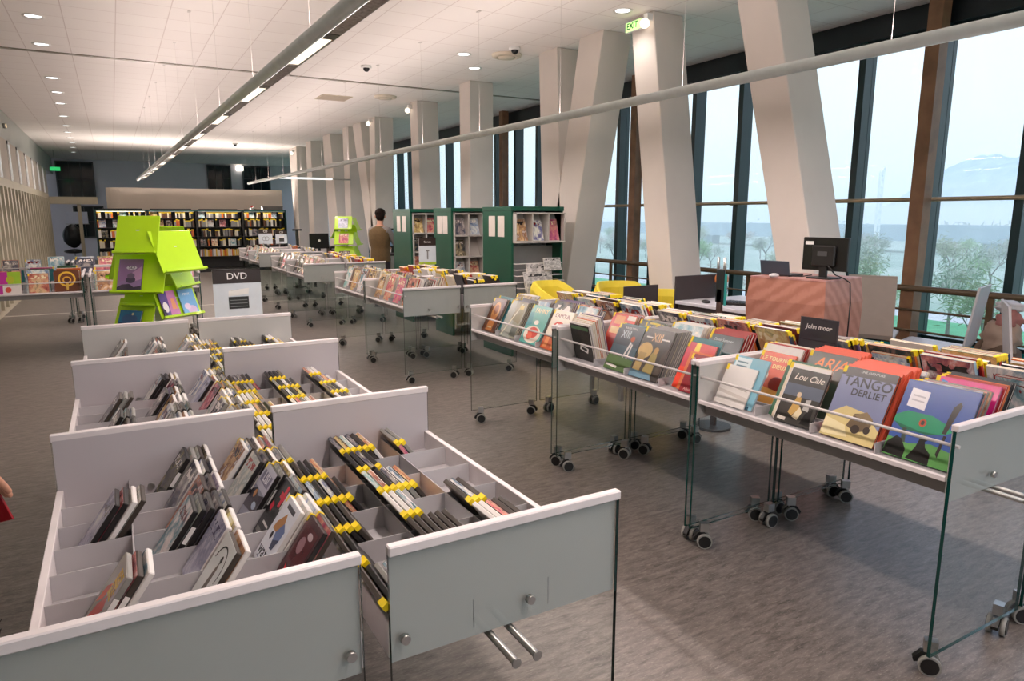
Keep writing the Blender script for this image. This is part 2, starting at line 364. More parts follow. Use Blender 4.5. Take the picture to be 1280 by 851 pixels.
# ------------------------------------------------------------------ suspended luminaires
LAMPC = (1.0, .85, .80)
def luminaire(x, z, y0, y1, lab, power):
    t = thing('linear_luminaire', lab, 'light', (x, 0, z), R(1.15))
    sh = mat('luminaire_grey', 'd3d9d6', .4)
    MB().cyl((0, y0, .02), (0, y1, .02), .034, 12).build('tube', sh, t)
    MB().box((.035, y0, .018), (.05, y1, .06)).box((.105, y0, .018), (.117, y1, .06)).build('side_rail', mat('luminaire_side', '8f918e', .4), t)
    y = y0; i = 0
    while y < y1-1:
        b = min(y+1.5, y1)
        MB().box((.05, y, .012), (.105, y+.1, .05)).build('end_block', BLACK, t)
        MB().box((.05, y+.1, .02), (.105, y+.78, .03)).build('lit_louvre', emit('lamp_panel', 'fff0dc', 1.4), t)
        MB().box((.05, y+.78, .014), (.105, b, .04)).build('perforated_cover', mat('perforated_metal', '8e8683', .4, .4, var=.5, scale=60), t)
        y += 1.5; i += 1
    n = 0; y = y0+.4
    while y < y1:
        MB().cyl((.075, y, .05), (.075, y, ZC-z), .0011, 5).box((.06, y-.03, ZC-z-.006), (.09, y+.03, ZC-z)).build('suspension_wire', plain('wire_pale', 'cfc6c2'), t)
        y += 1.5; n += 1
    for up in (1, 0):
        ld = bpy.data.lights.new('luminaire_lamp', 'AREA'); ld.shape = 'RECTANGLE'; ld.size = .05; ld.size_y = (y1-y0)-.2
        ld.energy = power[0] if up else power[1]; ld.color = LAMPC
        lo = bpy.data.objects.new('luminaire_lamp', ld); COL.objects.link(lo); lo.parent = t
        lo.location = (.078, (y0+y1)/2, .065 if up else .01); lo.rotation_euler = (PI if up else 0, 0, 0)
luminaire(.975, 2.48, -2.6, 18.6, 'long hanging strip luminaire over the DVD browsers', (122, 240))
luminaire(3.56, 2.48, -2.6, 19.4, 'long hanging strip luminaire passing in front of the columns', (122, 240))
t = thing('strip_light', 'short white strip light on a bracket by the far columns', 'light', (4.6, 16.6, 2.5))
MB().box((-1.2, -.03, 0), (.0, .03, .04)).build('lamp_bar', emit('strip_white', 'f4f4f6', 1.2), t); MB().box((0, -.02, 0), (.45, .02, .03)).build('bracket', STEEL, t)
# ------------------------------------------------------------------ ceiling fittings
def down_lamp(t, p):
    ld = bpy.data.lights.new('downlight_lamp', 'SPOT'); ld.energy = p; ld.spot_size = R(125); ld.spot_blend = .8; ld.color = (1, .9, .84); ld.shadow_soft_size = .07
    lo = bpy.data.objects.new('downlight_lamp', ld); COL.objects.link(lo); lo.parent = t; lo.location = (0, 0, -.02)
for i, (x, y) in enumerate([(-.54, 9.31), (-.57, 10.72), (-.61, 13.15), (-.63, 14.59), (-.66, 15.97), (-.71, 17.94), (-.74, 19.76), (-.78, 21.21), (-.79, 22.66), (-.81, 24.09), (-.86, 25.73), (-.92, 27.61)]):
    t = thing('downlight', 'round recessed downlight, %s from the camera end of the wall row' % ORD[i], 'light', (x, y, ZC), 0, 'downlights in a row beside the partition')
    MB().lathe([(.075, -.001), (.1, -.012), (.105, -.001)], n=20).build('ring', WF, t); MB().lathe([(.0, -.002), (.075, -.003)], n=20).build('lens', emit('downlight_white', 'ffffff', 3.0), t); down_lamp(t, 28)
for x, y, lab in ((-.5, 7.4, 'added unseen downlight above the lime tower side of the partition row'), (-.5, 5.4, 'added unseen downlight above the wall-side aisle'), (-.5, 3.4, 'added unseen downlight above the wall-side DVD bins'), (4.78, 6.03, 'bright recessed downlight next to the green exit sign'), (4.2, 8.6, 'small recessed spotlight above the second luminaire'), (4.71, 9.3, 'recessed spotlight between ceiling grille and column'), (5.9, 7.1, 'recessed spotlight between column and window beam')):  # first three lie out of view, added to light the wall-side floor
    t = thing('downlight', lab, 'light', (x, y, ZC))
    MB().lathe([(.075, -.001), (.1, -.012), (.105, -.001)], n=20).build('ring', WF, t); MB().lathe([(.0, -.002), (.075, -.003)], n=20).build('lens', emit('downlight_white', 'ffffff', 3.0), t); down_lamp(t, 28)
for x, y, r, lab in ((4.7, 8.34, .2, 'round ceiling air diffuser near the exit sign column'), (4.4, 12.2, .2, 'round ceiling air diffuser near the square grille')):
    t = thing('ceiling_diffuser', lab, 'vent', (x, y, ZC))
    MB().lathe([(r, -.001), (r*.95, -.03), (r*.7, -.045), (r*.68, -.02)], n=24).build('outer_ring', mat('diffuser', 'd8cbb8', .5), t)
    MB().lathe([(0, -.05), (r*.55, -.05), (r*.6, -.03), (r*.62, -.001)], n=24).build('centre_disc', mat('diffuser', 'd8cbb8', .5), t)
t = thing('ceiling_grille', 'square beige return grille in the ceiling', 'vent', (3.64, 12.79, ZC))
MB().box((-.27, -.27, -.012), (.27, .27, 0)).build('frame', mat('diffuser', 'd8cbb8'), t)
mb = MB(); [mb.box((-.25, -.25+.05*i, -.02), (.25, -.23+.05*i, -.012)) for i in range(10)]; mb.build('louvre', mat('grille_slats', 'c6b8a8'), t)
for x, y, lab in ((3.31, 9.92, 'dark dome camera under the ceiling between the luminaires'), (3.3, 22.0, 'small dark dome camera near the end of the room'), (4.6, 7.95, 'small dark ceiling sensor beside the round diffuser')):
    t = thing('dome_camera', lab, 'camera', (x, y, ZC)); MB().lathe([(.07, 0), (.075, -.03), (.05, -.035)], n=16).build('mount', WF, t); MB().ball((0, 0, -.04), .045, n=12).build('dome', BLACK, t)
t = thing('exit_sign', 'lit green and white EXIT sign on a leaning column', 'sign', (5.03, 6.12, 3.65))
MB().cbox((-.03, -.135, -.055), (0, .135, .055), .006).build('housing', WF, t)
mb = MB(); mb.box((-.033, -.125, -.045), (-.0305, .125, .045), 0)
add_text(mb, Matrix.Translation((-.0345, .108, 0)) @ Matrix(((0,0,-1,0),(-1,0,0,0),(0,1,0,0),(0,0,0,1))), 'EXIT', .088, 1, bold=.004)
mb.build('lit_face', [emit('exit_face', 'c8ff9e', 1.1), mat('exit_green', '0f5a1e', .5)], t)
for x, y, z, lab in ((5.0, 5.9, 3.62, 'white flood lamp beside the exit sign'), (5.0, 12.6, 3.6, 'white flood lamp on the vertical column top'), (5.0, 14.9, 3.62, 'white flood lamp on the column behind the man'), (4.95, 22.1, 3.55, 'white flood lamp on the last column')):
    t = thing('flood_lamp', lab, 'light', (x, y, z)); MB().ball((-.03, 0, 0), .05, n=12).build('bulb', emit('flood_bulb', 'fff3e0', 1.6), t); MB().box((-.02, -.03, .03), (.06, .03, .1)).build('bracket', WF, t)
for y, lab in ((16.6, 'round bulkhead spot high on the grey green wall'), (17.6, 'second round bulkhead spot high on the grey green wall')):
    t = thing('wall_spot', lab, 'light', (XL+.0, y, 3.45)); MB().cyl((0, 0, 0), (.05, 0, 0), .05, 14).build('rim', STEEL, t); MB().cyl((.05, 0, 0), (.055, 0, 0), .04, 14).build('lens', emit('spot_warm', 'ffe0a8', 1.6), t)
t = thing('exit_sign', 'small green emergency sign hanging near the far partition corner', 'sign', (-1.45, 26.9, 3.15))
MB().box((-.14, -.02, -.06), (.14, .02, .06)).build('lit_box', emit('exit_green_lit', '2fbf6a', .9), t); MB().cyl((0, 0, .06), (0, 0, .6), .008, 6).build('rod', STEEL, t)
t = thing('wall_lamp', 'bright square lamp high on the end wall', 'light', (4.75, 30.9, 3.6)); MB().cbox((-.14, -.06, -.1), (.14, .08, .1), .02).build('lit_box', emit('wall_lamp_lit', 'fff8ea', 2.2), t)
# ------------------------------------------------------------------ outside
GZ = -4.5
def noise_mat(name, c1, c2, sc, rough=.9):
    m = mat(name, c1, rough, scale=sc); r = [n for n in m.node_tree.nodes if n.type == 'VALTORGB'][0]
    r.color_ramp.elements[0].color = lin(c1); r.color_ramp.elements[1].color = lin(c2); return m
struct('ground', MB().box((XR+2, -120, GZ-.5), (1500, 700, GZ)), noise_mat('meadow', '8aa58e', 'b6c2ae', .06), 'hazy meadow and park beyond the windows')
struct('lawn', MB().box((20, -30, GZ-.01), (42, 70, GZ+.05)), noise_mat('lawn_green', '3f9a62', '5cae74', .8), 'bright green lawn strip outside the windows')
struct('path', MB().box((42, -30, GZ-.01), (46, 90, GZ+.04)), noise_mat('path_pale', 'b9b9b4', 'cfcfca', 1), 'pale path beyond the lawn')
def hill(name, lab, prof, x, depth, col):
    rnd = random.Random(3); mb = MB(); n = 60; rows = 8; ys = [prof[0][0]+(prof[-1][0]-prof[0][0])*i/n for i in range(n+1)]
    def top(y):
        for (a, h), (b, g) in zip(prof, prof[1:]):
            if a <= y <= b: return h+(g-h)*(y-a)/(b-a)
        return 0
    G = []
    for j in range(rows+1):
        t = j/rows; G.append([(x+depth*t+rnd.uniform(-4, 4), y, GZ+(top(y)-GZ)*t**.5+(rnd.uniform(-1, 1)*top(y)*.025 if 0 < j else 0)) for y in ys])
    for j in range(rows):
        for i in range(n): mb.quad([G[j][i], G[j][i+1], G[j+1][i+1], G[j+1][i]])
    o = struct(name, mb, noise_mat(name+'_hazed_rock', col[0], col[1], .05), lab); o['category'] = 'hill'  # haze is put into the pale hill colours
hill('hill', 'steep rocky hill with haze put into its pale colour beyond the last window', [(100, 46), (250, 50), (330, 55), (345, 57), (356, 59), (368, 58), (374, 52), (385, 40), (392, 28), (405, 14), (440, 5)], 600, 120, ('bccdd2', 'dbe5e6'))
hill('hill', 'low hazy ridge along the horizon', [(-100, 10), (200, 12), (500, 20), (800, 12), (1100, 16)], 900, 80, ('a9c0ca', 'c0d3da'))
# viaduct
t = thing('viaduct', 'pale concrete road viaduct crossing behind the trees', 'bridge', (120, 0, GZ))
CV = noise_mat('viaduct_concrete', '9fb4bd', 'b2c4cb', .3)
MB().box((-3, 40, 2.0), (3, 320, 4.2)).build('deck', CV, t); MB().box((-3.1, 40, 4.2), (-2.9, 320, 4.8)).build('parapet', CV, t)
for i in range(9): MB().box((-1.2, 55+30*i, 0), (1.2, 58+30*i, 2.0)).build('pier', CV, t)
# lattice tower
t = thing('lattice_tower', 'slender white lattice tower rising above the trees', 'tower', (110, 70, GZ), R(20))
TW = mat('tower_white', 'eef4f4', .5)
for sx in (-1, 1): MB().box((-.17+sx*1.1, -.17, 0), (.17+sx*1.1, .17, 14.2-(1.0 if sx < 0 else 0))).build('mast', TW, t)
mb = MB(); [mb.box((-1.1, -.08, 2+1.25*i), (1.1, .08, 2.18+1.25*i)) for i in range(10)]; mb.build('rungs', TW, t)
MB().prism([(-1.1, 13.2), (1.1, 14.2), (1.1, 12.4)], 'y', -.1, .1).build('top_plate', TW, t)
# bare trees
def tree_mesh(seed, h, wd, n):
    rnd = random.Random(seed); mb = MB(); tips = []
    def branch(p, d, l, r, lev):
        q = p+d*l; mb.cyl(p, q, r, 5, 0, r*.6, False)
        if lev == 0: tips.append(q); return
        for _ in range(3 if lev > 1 else 4):
            nd = (d+Vector((rnd.uniform(-1, 1)*wd, rnd.uniform(-1, 1)*wd, rnd.uniform(-.15, .6)))).normalized()
            branch(p+d*l*rnd.uniform(.6, 1), nd, l*rnd.uniform(.6, .8), r*.55, lev-1)
    branch(Vector((0, 0, 0)), Vector((0, 0, 1)), h*.3, h*.02, 3)
    cr = MB()
    for q in tips:
        for _ in range(n):
            c = q+Vector((rnd.gauss(0, 1), rnd.gauss(0, 1), rnd.gauss(0, .9)))*h*.075
            a = Vector((rnd.uniform(-1, 1), rnd.uniform(-1, 1), rnd.uniform(-.3, 1))).normalized()*h*.04; b = a.orthogonal().normalized()*h*.006
            cr.quad([c-a, c+b, c+a, c-b])
    return mb.mesh('trunk', mat('bark', '6d6a5e', .9)), cr
KIN = [('twig_olive', '97a283', 'b2ba9a'), ('twig_grey', '9aa694', 'b4bdac'), ('twig_green', '84a578', 'a9c291'), ('twig_brown', '9c8f80', 'b5aa99')]
TM = []
for i, (nm, c1, c2) in enumerate(KIN):
    tr, cr = tree_mesh(20+i, 5.0, .75+.1*i, 26); TM.append((tr, cr.mesh('crown', noise_mat(nm, c1, c2, 2))))
rnd = random.Random(11)
TREES = [(30, 14.2, 0, 1.0), (33, 20.5, 2, .9), (37, 19.2, 1, 1.1), (40, 26, 0, 1.0)]
for i in range(44):
    for _ in range(40):
        x = rnd.uniform(34, 100); y = x*rnd.uniform(.36, 1.9)
        if all((x-q[0])**2+(y-q[1])**2 > 30 for q in TREES): break
    TREES.append((x, y, rnd.choice([0, 1, 2, 3]), rnd.uniform(.8, 1.2)))
tk = ['olive twiggy tree', 'grey twiggy tree', 'green leafing tree', 'brown bare tree']
cnt = [0]*4
for x, y, k, s in sorted(TREES, key=lambda q: math.atan2(q[1], q[0])):
    t = thing('tree', '%s in the park outside, %s of its kind counted from the window end' % (tk[k], ORD[cnt[k]]), 'tree', (x, y, GZ), x*7, 'trees in the park outside'); cnt[k] += 1
    t.scale = (s, s, s*rnd.uniform(.85, 1.1)); inst('trunk', TM[k][0], t); inst('crown', TM[k][1], t)

# ground mist over the park
m = bpy.data.materials.new('mist'); m.use_nodes = True; N = m.node_tree.nodes; L = m.node_tree.links; N.remove(N['Principled BSDF'])
v = N.new('ShaderNodeVolumeScatter'); v.inputs['Color'].default_value = lin('ffffff'); v.inputs['Density'].default_value = .0042; v.inputs['Anisotropy'].default_value = .55; L.new(v.outputs[0], N['Material Output'].inputs['Volume'])
o = tag(MB().box((14, -300, GZ+.1), (1400, 900, 8)).build('mist', m), 'thin pale winter mist lying over the park', 'mist', None, 'stuff')
SC.cycles.volume_bounces = 3

rnd = random.Random(5); mb = MB()
for i in range(3200):
    y = rnd.uniform(20, 420); x = 150+rnd.gauss(0, 10)+.1*y; h = 3.2+1.6*math.sin(y*.11)+1.2*math.sin(y*.31+1)
    c = Vector((x, y, GZ+rnd.uniform(.2, 1)**.6*h)); a = Vector((rnd.uniform(-1, 1), rnd.uniform(-1, 1), rnd.uniform(-.2, 1.4))).normalized()*rnd.uniform(.7, 1.3); b = a.orthogonal().normalized()*.35
    mb.quad([c-a, c+b, c+a, c-b])
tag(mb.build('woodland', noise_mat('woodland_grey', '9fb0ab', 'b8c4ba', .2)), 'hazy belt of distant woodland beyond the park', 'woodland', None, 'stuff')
# ------------------------------------------------------------------ browsers (glass-ended display bins on castors)
W_U = .62
def panel_mesh(w):
    g = MB(); g.box((0, -.006, .10), (w, .006, .945), 0, None, [1, 1, 0, 1, 0, 1]); return g.mesh('end_panel', [GLASS, EDGE])
def painted_mesh(w, s):
    y0, y1 = sorted((.0065*s, .0105*s))
    return MB().box((.003, y0, .68), (w-.003, y1, .944)).mesh('painted_back', PANELGREY)
PANEL = panel_mesh(W_U); PAINT = {1: painted_mesh(W_U, 1), -1: painted_mesh(W_U, -1)}
CAP = MB().cbox((-.001, -.011, .938), (W_U+.001, .013, .962), .003).mesh('top_edge', WHITEEDGE)
BOLT = MB().cyl((0, -.02, 0), (0, -.006, 0), .011, 14).mesh('bolt', STEEL)
ROD = MB().cyl((0, -.11, 0), (0, .5, 0), .009, 10).cyl((0, -.112, 0), (0, -.108, 0), .012, 10).mesh('tie_rod', STEEL)
cb = MB().box((-.022, -.018, .085), (.022, .018, .13)).cyl((0, 0, .06), (0, 0, .09), .012, 10)
CAST = cb.mesh('caster', STEEL)
hz = MB(); hz.prism([(-.03, .05), (.0, .085), (.03, .08), (.055, .05), (.05, .035), (.0, .05)], 'y', -.012, .012); CHOUSE = hz.mesh('brake_hood', BLACK)
wh = MB()
for s in (-1, 1):
    wh.cyl((0, s*.014, .038), (0, s*.032, .038), .038, 18, 1, caps=True, mc=1); wh.cyl((0, s*.03, .038), (0, s*.035, .038), .031, 14, 0, caps=True)
WHEEL = wh.mesh('twin_wheel', [BLACK, TYRE])
def bin_mesh_comic(Ly):
    P = {}
    b = MB(); b.box((.035, .012, .745), (W_U, Ly-.012, .757)); b.box((W_U-.012, .012, .757), (W_U, Ly-.012, .86))
    P['tray'] = (b.mesh('tray', GREY), 'tray')
    b = MB(); b.prism([(.0, .757), (.0, .772), (.006, .777), (.05, .76), (.05, .748)], 'y', .014, Ly-.014); P['lip'] = (b.mesh('front_lip', WHITEEDGE), 'front_lip')
    b = MB(); b.prism([(.04, .745), (.045, .70), (.3, .69), (.58, .70), (.6, .745)], 'y', .02, Ly-.02); P['under'] = (b.mesh('underside', mat('grey_under', '8c8a8a', .4)), 'underside')
    b = MB(); b.box((.238, .012, .757), (.244, Ly-.012, .771)); P['step'] = (b.mesh('middle_rest', GREY), 'middle_rest')
    b = MB(); b.cyl((.018, -.012, .885), (.018, Ly+.012, .885), .006, 10); P['rail'] = (b.mesh('guard_rail', mat('pale_rail', 'c9c4c2', .35)), 'guard_rail')
    return P
DIV = MB().box((.06, -.0025, .757), (.6, .0025, .80)).mesh('divider', GREY)
CB = {}
UNITS = []
def browser(kind, x, y, Ly, rz, label, group=None, far=True, rods=True, near=True, rod_x=(.3, .355)):
    """local frame: x 0 at the lip, y 0 at the near end"""
    t = thing(kind, label, 'display bin', (x, y, 0), rz, group)
    for yy, s, on in ((0, 1, near), (Ly, -1, far)):
        if not on: continue
        p = inst('end_panel', PANEL, t, (0, yy, 0)); inst('painted_back', PAINT[s], p); inst('top_edge', CAP, p)
        for xb in (.27, .59): inst('bolt', BOLT, p, (xb, 0 if s > 0 else .026, .74))
    key = (kind, Ly)
    if kind != 'dvd_browser':
        if key not in CB: CB[key] = bin_mesh_comic(Ly)
        for me, nm in CB[key].values(): inst(nm, me, t)
        for i in range(1, 4): inst('divider', DIV, t, (0, .02+(Ly-.04)*i/4, 0))
    if rods:
        for xr in rod_x: inst('tie_rod', ROD, t, (xr, 0, .665))
    k = 0
    for xc in (.07, W_U-.07):
        for yc, on in ((.03, near), (Ly-.03, far)):
            if not on: continue
            c = inst('caster', CAST, t, (xc, yc, 0), (0, 0, R(random.choice([125, 145, 160, 175, 195, 320]))))
            inst('brake_hood', CHOUSE, c); inst('twin_wheel', WHEEL, c); k += 1
    UNITS.append((x, y, Ly, rz))
    return t
# ---- books and cases
YEL = plain('sticker_yellow', 'f0d21a', .45)
def album_mesh(w, h, t, board, page, cache={}):
    key = (w, h, t, board.name, page.name)
    if key not in cache:
        b = MB(); c = .0016
        b.box((0, -w/2, 0), (c, w/2, h), 0); b.box((t-c, -w/2, 0), (t, w/2, h), 0); b.box((c, w/2-c, 0), (t-c, w/2, h), 0)
        b.box((c, -w/2+.003, .003), (t-c, w/2-c, h-.0006), 1)
        cache[key] = b.mesh('album', [board, page])
    return cache[key]
def plate_mesh(w, h, pm, cache={}):
    key = (w, h, pm.name)
    if key not in cache: cache[key] = MB().box((-.0006, -w/2+.002, .002), (0, w/2-.002, h-.002)).mesh('front_cover', pm)
    return cache[key]
def sticker_mesh(w, h, t, m=YEL, cache={}):
    key = (w, h, t, m.name)
    if key not in cache: cache[key] = MB().box((-.0012, w/2-.014, h-.028), (t+.0008, w/2+.001, h+.0012)).mesh('sticker', m)
    return cache[key]
BOARDS = {'charcoal': '2b2a2e', 'red': 'a3231f', 'cream': 'd9cfb8', 'dark blue': '26345a', 'green': '2f6245', 'orange': 'd2692a', 'white': 'dfdbd6', 'brown': '5a3b2a',
          'yellow': 'd9b32e', 'teal': '2f7078', 'grey': '8a8886', 'purple': '55406f', 'pink': 'b8447a', 'black': '171518', 'pale blue': '8fb0c4', 'maroon': '5e1a25', 'coral': 'e2684c'}
BM = {k: plain('board_'+k.replace(' ', '_'), v, .3) for k, v in BOARDS.items()}
PAGES = [plain('page_white', 'd9d3cb', .8), plain('page_cream', 'c9bda5', .8), plain('page_grey', 'a6a09a', .8)]
PG_OR = plain('page_orange', 'e56a45', .6); PG_RED = plain('page_red', '8c2f2a', .6)
BNAMES = [b for b in BOARDS if b != 'coral']+['charcoal', 'charcoal', 'grey', 'cream', 'cream', 'white', 'white', 'brown', 'black', 'dark blue', 'grey', 'teal', 'red', 'orange']
for _ in ('pink',): BNAMES.remove(_)
def pose(M, x, y, z, lean, t, yaw_extra=0):
    p = M @ Vector((x, y, z+(t*math.sin(lean) if lean > 0 else 0)))
    return p
def unitM(x, y, rz): return Matrix.Translation((x, y, 0)) @ Matrix.Rotation(rz, 4, 'Z')
def art(w, h, els, name='front_cover', base='888888'):
    """printed cover: outlines and letters in cover units (0..1 across, 0..1 up)"""
    mb = MB(); mats = [plain('ink_'+base, base, .22)]; idx = {base: 0}
    def mi(c):
        if c not in idx: idx[c] = len(mats); mats.append(plain('ink_'+c, c, .22))
        return idx[c]
    mb.box((-.0006, -w/2+.001, .001), (0, w/2-.001, h-.001), 0); d = .0007
    for e in els:
        d += .00005
        if e[0] == 'p':
            mb.quad([(-d, w/2-u*w, v*h) for u, v in e[2]], mi(e[1]))
        elif e[0] == 'e':
            _, c, (u0, v0), ru, rv = e[:5]; rot = R(e[5]) if len(e) > 5 else 0
            pts = []
            for i in range(20):
                a = 2*PI*i/20; du, dv = ru*w*math.cos(a), rv*h*math.sin(a); du, dv = du*math.cos(rot)-dv*math.sin(rot), du*math.sin(rot)+dv*math.cos(rot)
                pts.append((-d, w/2-u0*w-du, v0*h+dv))
            mb.quad(pts, mi(c))
        elif e[0] == 't':
            _, c, body, u0, v0, sz = e[:6]; o = e[6] if len(e) > 6 else {}
            T = Matrix.Translation((-d, w/2-u0*w, v0*h)) @ Matrix(((0,0,-1,0),(-1,0,0,0),(0,1,0,0),(0,0,0,1))) @ Matrix.Rotation(R(o.get('rot', 0)), 4, 'Z')
            add_text(mb, T, body, sz, mi(c), o.get('al', 'CENTER'), o.get('sh', 0), o.get('b', 0), o.get('sx', 1))
    return mb.mesh(name, mats)
LAST = ['']
def put_album(M, rz, x, y, lean, w, h, t, board, page, label, cat, kind, group, cover=None, hero=None, stick=True, z=.758, yawj=0):
    o = inst(kind, album_mesh(w, h, t, BM[board] if isinstance(board, str) else board, page), None, pose(M, x, y, z, lean, t), (0, lean, rz+yawj))
    tag(o, label, cat, group)
    if hero is not None: inst('front_cover', hero, o)
    elif cover is not None: inst('front_cover', plate_mesh(w, h, cover), o)
    if stick: inst('sticker', sticker_mesh(w, h, t), o)
    LAST[0] = o.name
    return o
SIZES = [(.225, .295), (.23, .305), (.22, .285), (.24, .315), (.19, .265)]
SMALL = [(.15, .21), (.17, .24), (.13, .19), (.19, .26)]
def stack(U, yc, x0, n, lean, lab, kind='comic_album', cat='comic', group='comics', sizes=SIZES, tr=(.008, .013), first=None, wmax=.27, covers=1, stickp=.6, prints=PRINTS, colors=BNAMES, zb=.758, page=None, back=False):
    x, y, Ly, rz = U; M = unitM(x, y, rz); xx = x0
    sz0 = random.choice([s for s in sizes if s[0] < wmax]); same = random.random() < .35; c0 = random.choice(colors)
    for i in range(n):
        spec = first[i] if first and i < len(first) else {}
        sz = sz0 if (same or random.random() < .55) else random.choice([s for s in sizes if s[0] < wmax])
        w, h = spec.get('size', sz); t = spec.get('t', round(random.uniform(*tr), 3)); c = spec.get('board', c0 if same else random.choice(colors))
        pg = spec.get('page', page or random.choice(PAGES))
        yy = yc+spec.get('dy', (random.uniform(-.012, .012) if w+.03 < wmax else 0))
        l = spec.get('label') or lab % (c, ORD[i])
        put_album(M, rz, xx, yy, lean, w, h, t, c, pg, l, cat, kind, group, cover=random.choice(prints) if (i < covers or h > sz0[1]+.015) and not spec.get('plainback') else None, hero=spec.get('art'),
                  stick=spec.get('stick', random.random() < stickp), z=zb)
        if back and i >= n-2: inst('back_cover', plate_mesh(w, h, random.choice(prints)), bpy.data.objects[LAST[0]], (t+.0008, 0, 0))
        xx += (t+.0028)/math.cos(lean)
    return xx
# ------------------------------------------------------------------ DVD browsers
DVW, DVH, DVT = .135, .19, .0145
CASEM = {'black': mat('case_black', '1d1b1b', .35), 'white': mat('case_white', 'dcd8d4', .35), 'grey': mat('case_grey', '8b8984', .35), 'dark brown': mat('case_brown', '3b332d', .4)}
def dvd_mesh(c, cache={}):
    if c not in cache:
        b = MB(); b.cbox((0, -DVW/2, 0), (DVT, DVW/2, DVH), .0022, 0)
        cache[c] = b.mesh('dvd', CASEM[c])
    return cache[c]
def sleeve_mesh(pm, cache={}):
    if pm.name not in cache:
        b = MB(); b.box((-.0008, -DVW/2+.004, .004), (0, DVW/2-.001, DVH-.004)); b.box((-.0004, DVW/2, .004), (DVT-.002, DVW/2+.0006, DVH-.004))
        cache[pm.name] = b.mesh('sleeve', pm)
    return cache[pm.name]
DSTICK = MB().box((-.0014, DVW/2-.016, DVH-.032), (DVT+.001, DVW/2+.0014, DVH+.0014)).mesh('sticker', YEL)
DSTICK_S = MB().box((-.0014, DVW/2-.008, DVH-.02), (DVT+.001, DVW/2+.0012, DVH+.001)).mesh('sticker', YEL)
DTAG = MB().box((DVT*.1, -DVW/2-.0012, DVH*.45), (DVT*.9, -DVW/2, DVH*.72)).mesh('shelf_mark', plain('mark_white', 'e8e5e2'))
DCOLS = 3
DR = (8, 6)
YB = [1.31, 2.565, 3.875, 5.1]
TZ = .70
def dvd_bin(Ly, nr):
    P = []
    b = MB(); b.box((.008, .008, TZ-.012), (W_U-.008, Ly-.012, TZ)); P.append((b.mesh('tray', GREY), 'tray'))
    for xx in (.0, W_U-.02): P.append((MB().cbox((xx, .008, TZ-.012), (xx+.02, Ly-.012, .775), .002).mesh('side_rim', WHITEEDGE), 'side_rim'))
    for i in range(1, DCOLS): P.append((MB().box((W_U*i/DCOLS-.0015, .008, TZ), (W_U*i/DCOLS+.0015, Ly-.006, .772)).mesh('column_divider', GREY), 'column_divider'))
    for j in range(1, nr): P.append((MB().box((.02, .013+(Ly-.022)*j/nr-.0012, TZ), (W_U-.02, .013+(Ly-.022)*j/nr+.0012, .768)).mesh('row_divider', GREY), 'row_divider'))
    return P
FLATC = {}
def flat_mesh(c):
    if c not in FLATC: FLATC[c] = MB().cbox((0, -DVH/2, 0), (DVT, DVH/2, DVW), .0022, 0).mesh('dvd', CASEM[c])
    return FLATC[c]
def flat_sleeve(pm, cache={}):
    if pm.name not in cache: cache[pm.name] = MB().box((-.0006, -DVH/2+.004, .006), (0, DVH/2-.004, DVW-.003)).box((.0015, -DVH/2+.006, DVW), (DVT-.0015, DVH/2-.006, DVW+.0005)).mesh('sleeve', pm)
    return cache[pm.name]
FSTICK = MB().box((-.0012, DVH/2-.028, DVW-.014), (DVT+.0008, DVH/2+.0014, DVW+.0014)).mesh('sticker', YEL)
FEND = MB().box((.001, DVH/2, .01), (DVT-.001, DVH/2+.0006, DVW-.016)).mesh('end_print', PRINTS[1])
LEAN_D = R(35)
def w_art():
    return art(DVW, DVH, [('p', 'dfe2ea', [(.0, .0), (1, 0), (1, 1), (0, 1)]), ('p', '3b3f46', [(.25, .86), (.8, .86), (.8, .93), (.25, .93)]),
        ('p', 'b8834f', [(.2, .62), (.5, .82), (.62, .7), (.42, .5), (.15, .5)]), ('p', '6f7fa6', [(.42, .5), (.62, .7), (.85, .62), (.8, .42), (.5, .36)]), ('e', '2c2b33', (.3, .42), .07, .06),
        ('p', '454b63', [(.5, .4), (.8, .48), (.72, .3), (.55, .28)]), ('t', '23252d', 'water', .5, .17, .05, {'b': .0008}), ('p', '8c91a0', [(.15, .05), (.85, .05), (.85, .07), (.15, .07)])], 'sleeve', 'dfe2ea')
def swirl_art():
    ring = []
    for i in range(15): a = R(-30+200*i/14); ring.append((.5+.36*math.cos(a), .62+.28*math.sin(a)))
    for i in range(15): a = R(170-200*i/14); ring.append((.5+.33*math.cos(a), .62+.255*math.sin(a)))
    return art(DVW, DVH, [('p', '2b2a2a', ring), ('p', '6b5f57', [(.45, .15), (.58, .2), (.6, .62), (.55, .72), (.48, .6), (.4, .3)]), ('p', '2b2a2a', [(.3, .05), (.42, .05), (.52, .3), (.48, .32)]), ('e', '3a3330', (.56, .74), .06, .05)], 'sleeve', 'e4e6e4')
def red_cross_art():
    return art(DVW, DVH, [('p', 'c8243c', [(.5, .6), (.66, .6), (.66, .95), (.5, .95)]), ('p', 'c8243c', [(.35, .72), (.85, .72), (.85, .82), (.35, .82)]), ('p', 'c8243c', [(.12, .5), (.3, .45), (.34, .58), (.16, .62)]),
        ('p', 'd8d4d0', [(.72, .6), (.8, .6), (.8, .9), (.72, .9)]), ('p', 'd8d4d0', [(.25, .25), (.7, .25), (.7, .29), (.25, .29)]), ('p', '6a6866', [(.1, .08), (.9, .08), (.9, .16), (.1, .16)])], 'sleeve', '2a2a2c')
